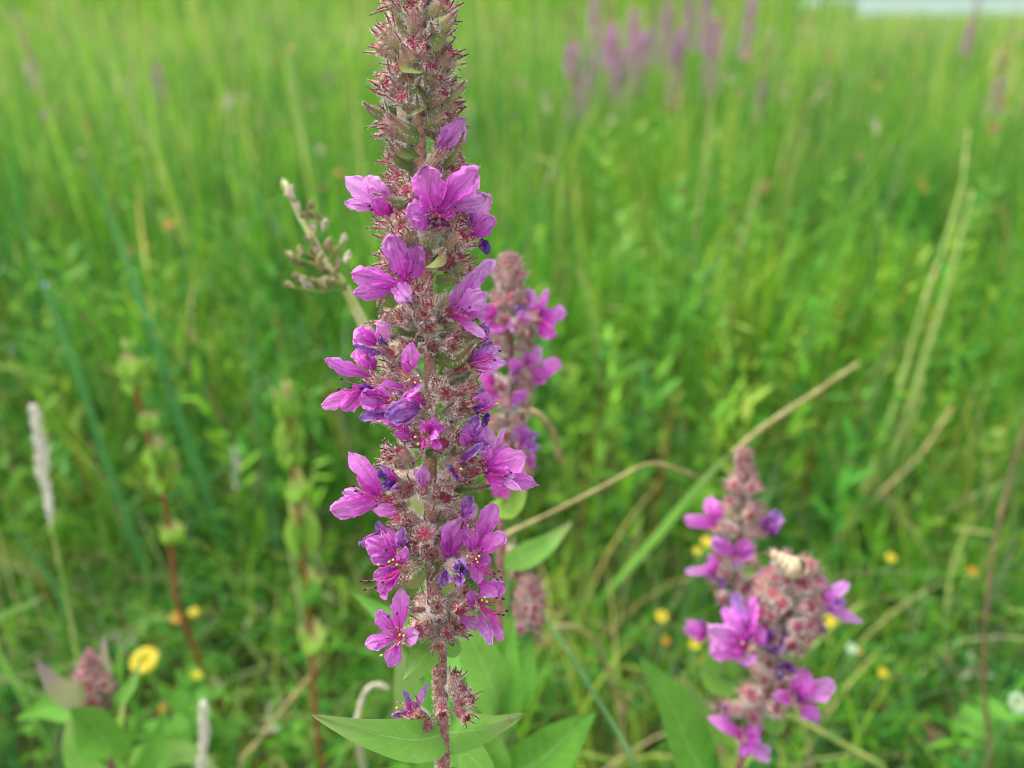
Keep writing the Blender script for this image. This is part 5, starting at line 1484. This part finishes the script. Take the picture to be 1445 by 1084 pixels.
stalk('straw coloured dry stalk arching from behind the sharp spike to the right', [(985, 674), (955, 662), (915, 655), (860, 682), (790, 718), (720, 752), (640, 800)], [.50, .49, .48, .47, .46, .45, .46], 8, 'straw')
stalk('dry straw stalk with a paler joint slanting up to the right above the right pair', [(1211, 513), (1160, 548), (1090, 594), (1062, 615), (1035, 640)], [.60, .58, .56, .55, .54], 10, 'straw', root=False)
blade('broad green blade slanting down left from the dry stalk behind the right pair', [(1052, 622), (1010, 660), (965, 710), (925, 758), (842, 856)], [.55, .56, .59, .66, .96], 21, 'leaf')
stalk('pale dry leaf arching down right of the second spike', [(732, 576), (758, 584), (780, 608), (792, 655)], [.42, .42, .43, .44], 12, 'straw', root=False, taper=.8)
stalk('smooth round green stalk slanting down right from the small bud shoot', [(766, 866), (800, 918), (845, 990), (900, 1090)], [.44, .43, .42, .41], 10, 'grass_stem')
stalk('brownish arched dead stalk in the grass below the bud shoot', [(782, 884), (815, 886), (845, 912), (862, 960), (880, 1010)], [.62, .63, .64, .66, .68], 9, 'straw')
stalk('dry straw stalk lying slantwise near the bottom left of the red stem', [(437, 955), (400, 1000), (365, 1045), (340, 1075)], .62, 8, 'straw')
stalk('pale dead stalk slanting at the bottom right under the right pair', [(1090, 1000), (1130, 1018), (1185, 1048), (1250, 1090)], .60, 11, 'straw_green')
stalk('dark brown bare stalk near the right edge running down to the bottom corner', [(1452, 590), (1430, 660), (1408, 745), (1393, 850), (1388, 960), (1395, 1090)], [.62, .62, .61, .60, .60, .60], 8, 'brown_stem', taper=.8)
stalk('pale curled dead leaf loop left of the lower stem', [(548, 972), (530, 966), (515, 978), (508, 1000), (503, 1020)], .46, 11, 'straw_pale')
blade('long blue green blade slanting from the left edge to below the left buds', [(10, 250), (60, 400), (108, 520), (160, 680), (215, 830)], [.95, .92, .90, .90, .92], 15, 'blade_blue')
blade('wide blue green blade running down between the left edge and the leafy shoot', [(118, 210), (165, 330), (215, 470), (255, 590), (300, 720)], [.95, .93, .90, .90, .92], 19, 'blade_blue')
blade('narrow dark green blade left of the yellow green loosestrife top', [(352, 430), (356, 520), (366, 620), (388, 760)], .95, 14, 'blade_blue')
blade('dark green blade low at the left edge', [(0, 712), (30, 760), (80, 830), (110, 900)], .80, 14, 'blade_blue')
blade('pale green blade crossing the lower left edge', [(70, 838), (40, 852), (10, 866), (-20, 880)], .70, 16, 'leaf')
blade('bright green blade pointing up at the bottom left beside the bud plant', [(240, 985), (225, 1030), (205, 1070), (190, 1110)], .50, 24, 'leaf_b')
stalk('pale tall grass stalk slanting in the upper right of the meadow', [(1366, 185), (1358, 260), (1335, 340), (1300, 440), (1272, 540), (1225, 680), (1180, 760)], [1.05, 1.04, 1.03, 1.02, 1.02, 1.02, 1.04], 11, 'straw_green', taper=.5)
stalk('thin green grass stalk beside the pale tall one in the upper right', [(1372, 270), (1345, 380), (1318, 470), (1290, 560), (1250, 660)], 1.1, 9, 'straw_green')
stalk('uppermost dry stalk of the slanting bunch at right', [(1345, 572), (1300, 640), (1240, 700), (1180, 765)], 1.0, 8, 'straw')
stalk('middle dry stalk of the slanting bunch at right', [(1302, 560), (1262, 640), (1222, 700), (1190, 750)], 1.02, 8, 'straw_green')
stalk('thin yellow dry blade standing upright right of the second spike', [(818, 380), (832, 420), (842, 470), (848, 530)], 1.2, 10, 'straw_green')
stalk('short pale dry blade standing in the grass above the straw arch', [(1030, 430), (1022, 490), (1015, 540)], 1.3, 9, 'straw_green')
stalk('pale bent dry blade in the meadow right of the sharp spike top', [(752, 226), (774, 228), (790, 256), (792, 300), (786, 420)], 1.6, 10, 'straw_green', taper=.9)
stalk('thin dry stalk bent over at the lower right below the bunch', [(1345, 745), (1375, 750), (1405, 758)], .85, 8, 'straw_green')
stalk('thin upright dry stalk at the lower right beside the bent one', [(1362, 750), (1345, 800), (1335, 860), (1325, 960)], .85, 9, 'straw_green')
stalk('curved dead stalk lying among the small leaves at lower right', [(1220, 850), (1180, 880), (1140, 920)], .8, 9, 'straw_green')

# cream grass heads
def cream_head(label, px, D, w, tail):
    P_ = [at(x, y, D) for x, y in px]
    U = D / FPX
    tp = [at(x, y, D) for x, y in tail]
    rp = down(tp[-1])
    th = thing('grass_seed_head', label, 'grass head', rp)
    put_tube(th, rp, [P_[-1]] + tp + [rp], (2.2 * U, 3 * U), M['straw_green'], 'stem', 6, 4)
    Q_ = smooth_path(P_, 12)
    for i in range(0, len(Q_)):
        t = i / (len(Q_) - 1)
        ww = w * .5 * (math.sin(PI * min(1, .12 + t * .86)) ** .6) * U
        a = Acc()
        for k in range(7):
            az = random.uniform(0, 2 * PI)
            rd = RIGHT * math.cos(az) + FWD * math.sin(az)
            ax_ = (rd * random.uniform(.3, .9) + UPV).normalized()
            a.ball(Q_[i] + rd * ww * random.uniform(.2, 1.15) + UPV * random.uniform(-3, 3) * U - rp, random.uniform(2.2, 3.8) * U, 5, 4, (.4, .4, 1.6), ax_)
        link('spikelet', a.mesh('spikelet', M['cream']), th)
cream_head('cream white narrow grass seed head at the left edge', [(47, 575), (56, 620), (62, 670), (72, 740)], .60, 17, [(85, 800), (100, 870), (112, 930)])
cream_head('short cream grass seed head standing at the bottom left of centre', [(287, 994), (289, 1030), (284, 1084), (282, 1110)], .50, 12, [(281, 1140)])
cream_head('tiny pale grass seed head in the shade left of the sharp spike', [(330, 636), (332, 660), (334, 690)], .95, 10, [(338, 730), (342, 780)])

# the rush flower head to the left of the spike
def rush():
    D = .350
    U = D / FPX
    st = [at(x, y, d) for x, y, d in ((402, 256, .35), (420, 300, .35), (440, 335, .35), (462, 375, .35), (482, 398, .352), (500, 432, .354), (515, 462, .356), (545, 520, .36), (575, 640, .37))]
    rp = Vector((st[-1].x + .03, st[-1].y + .08, 0))
    th = thing('rush_stalk', 'blurred rush with brown spikelets leaning left of the sharp spike', 'rush', rp)
    put_tube(th, rp, st + [st[-1].lerp(rp, .5), rp], (2.8 * U, 12 * U), M['rush_stem'], 'stem', 8, 5)
    br = [((488, 408), (450, 412), (408, 404)), ((486, 402), (440, 395), (425, 392)), ((478, 392), (440, 372), (408, 362)), ((470, 380), (440, 362), (425, 355)), ((470, 378), (478, 350), (486, 340)), ((488, 404), (492, 380), (490, 362)),
          ((440, 335), (450, 318), (438, 296)), ((430, 315), (448, 312), (462, 320)), ((462, 372), (470, 358), (474, 350)), ((490, 408), (470, 400), (455, 398))]
    for a_, b_, c_ in br:
        put_tube(th, rp, [at(*a_, D), at(*b_, D - .004), at(*c_, D - .006)], (1.6 * U, 1.1 * U), M['straw_green'], 'branch', 6, 4)
    sp_ = [(402, 262, 110, 1), (412, 278, 125, 1), (420, 292, 120, 1), (408, 270, 60, 1), (438, 292, 60, 0), (432, 304, 20, 0), (446, 306, -10, 0), (459, 318, 70, 1), (441, 324, 110, 1), (442, 340, 120, 0), (448, 352, 110, 1), (462, 344, 60, 0),
           (438, 338, 150, 0), (424, 356, 100, 0), (411, 361, 150, 0), (420, 370, 160, 0), (466, 350, 90, 0), (474, 356, 60, 0), (485, 340, 80, 1), (490, 364, 80, 1), (458, 382, 170, 0), (474, 384, 60, 0), (462, 395, -20, 0), (476, 372, 90, 1),
           (420, 392, 130, 0), (410, 403, 160, 0), (436, 404, 160, 1), (446, 398, 150, 0), (456, 402, 120, 0), (445, 368, 30, 0), (440, 360, 100, 0), (452, 366, 80, 0), (468, 400, 60, 0), (430, 398, 120, 1)]
    for (x, y, ang, pale) in sp_:
        a = Acc()
        an = math.radians(ang)
        d = (RIGHT * math.cos(an) + UPV * math.sin(an) + FWD * random.uniform(-.4, .4)).normalized()
        c_ = at(x, y, D - random.uniform(-.004, .010))
        for k in range(7):
            rd = Quaternion(d, k * 2.4) @ d.cross(FWD).normalized()
            a.ball(c_ - rp + d * (k * 1.5 - 4) * U + rd * 2.3 * U, 5.4 * U, 6, 5, (.42, .42, 1.15), (d + rd * .3).normalized())
        link('spikelet', a.mesh('spikelet', M['spikelet_pale' if pale else 'spikelet']), th)
rush()

# yellow and other small blossoms
def blossom(label, x, y, D, r_, mat='yellow', n=5, stem=True, cat='flower', name='yellow_flower', centre=None, tilt=.5):
    r = r_ * (0.9 if 'largest bright' in label else 0.56)
    c_ = at(x, y, D)
    rp = down(c_)
    U = D / FPX
    th = thing(name, label, cat, rp)
    put_tube(th, rp, [c_, c_.lerp(rp, .5) + Vector((random.uniform(-.02, .02), 0, 0)), rp], (1.2 * U, 1.8 * U), M['grass_stem'], 'stem', 6, 4)
    nrm = (-FWD * .6 + UPV * tilt).normalized()
    e1 = nrm.cross(UPV).normalized(); e2 = nrm.cross(e1)
    off = random.uniform(0, 6)
    for k in range(n):
        a = off + 2 * PI * k / n + random.uniform(-.15, .15)
        d = e1 * math.cos(a) + e2 * math.sin(a)
        v, f, uv = rib_leaf([c_ - rp + d * r * .05 * U, c_ - rp + d * r * .55 * U + nrm * r * .25 * U, c_ - rp + d * r * U + nrm * r * .1 * U], r * U * (4.2 / n + .25), tuple(nrm), fold=.1, nu=5, prof='obov', n=4)
        link('petal', mesh_from('petal', v, f, uv, True, [M[mat]]), th)
    a = Acc(); a.ball(c_ - rp + nrm * r * .06 * U, r * .20 * U, 8, 5)
    link('flower_centre', a.mesh('flower_centre', M[centre or mat]), th)
random.seed(33)
blossom('largest bright yellow flower in the lower left behind the bud plant', 205, 933, .62, 22, 'yellow', 4, centre='yellow')
blossom('small yellow flower right of the largest yellow one', 277, 955, .66, 14)
blossom('orange yellow flower above the small yellow one at lower left', 250, 872, .74, 17, 'orange')
blossom('yellow flower touching the orange one at lower left', 274, 864, .75, 13, 'yellow', centre='orange')
blossom('yellow orange flower left of the right pair', 934, 870, .70, 16, 'yellow', centre='orange')
blossom('small yellow flower below the yellow orange one left of the right pair', 940, 905, .70, 11, 'orange')
blossom('yellow flower under the leftmost petals of the right pair', 981, 910, .62, 14)
blossom('tiny yellow flower lowest of those left of the right pair', 993, 932, .62, 9, 'orange')
blossom('yellow flower behind the taller right spike near its upper petals', 997, 765, .62, 15)
blossom('faint yellow flower left of the one behind the taller right spike', 984, 778, .64, 11)
blossom('yellow flower behind the right petals of the lower right spike', 1170, 877, .58, 17)
blossom('yellow flower out in the ground cover right of the lower spike', 1246, 950, .74, 12)
blossom('tiny yellow flower beside the white fleck right of the lower spike', 1213, 920, .72, 8, 'orange')
blossom('yellow flower in the small leaves right of the pair, higher up', 1257, 788, .85, 14)
blossom('orange brown flower in the small leaves near the dark stalk', 1372, 806, .80, 12, 'orange')
blossom('tiny orange flower at the bottom right beside the pale round flower', 1405, 996, .66, 10, 'orange')
blossom('orange flower far left under the long blue green blade', 205, 350, 1.5, 12, 'orange')
blossom('orange flower in the meadow left of the rush', 240, 318, 1.5, 16, 'orange')
blossom('orange flower in the meadow between the two left ones', 182, 354, 1.55, 12, 'orange')
blossom('red brown seed flower in the upper left meadow', 412, 70, 2.2, 12, 'orange')
blossom('faint yellow flower in the meadow left of the top of the spike', 478, 245, 1.7, 12, 'orange')
blossom('rusty small flower at lower left under the largest yellow one', 232, 1000, .62, 14, 'orange')
blossom('tiny blue violet flower on the left beside the long blade', 62, 403, 1.0, 9, 'bluish', name='blue_flower')
blossom('pale whitish round flower with yellow centre at the lower right edge', 1436, 992, .55, 27, 'white', 8, name='white_flower', centre='yellow', tilt=.2)
blossom('small white petalled fleck in the ground cover right of the lower spike', 1202, 916, .66, 13, 'white', 3, name='white_flower')
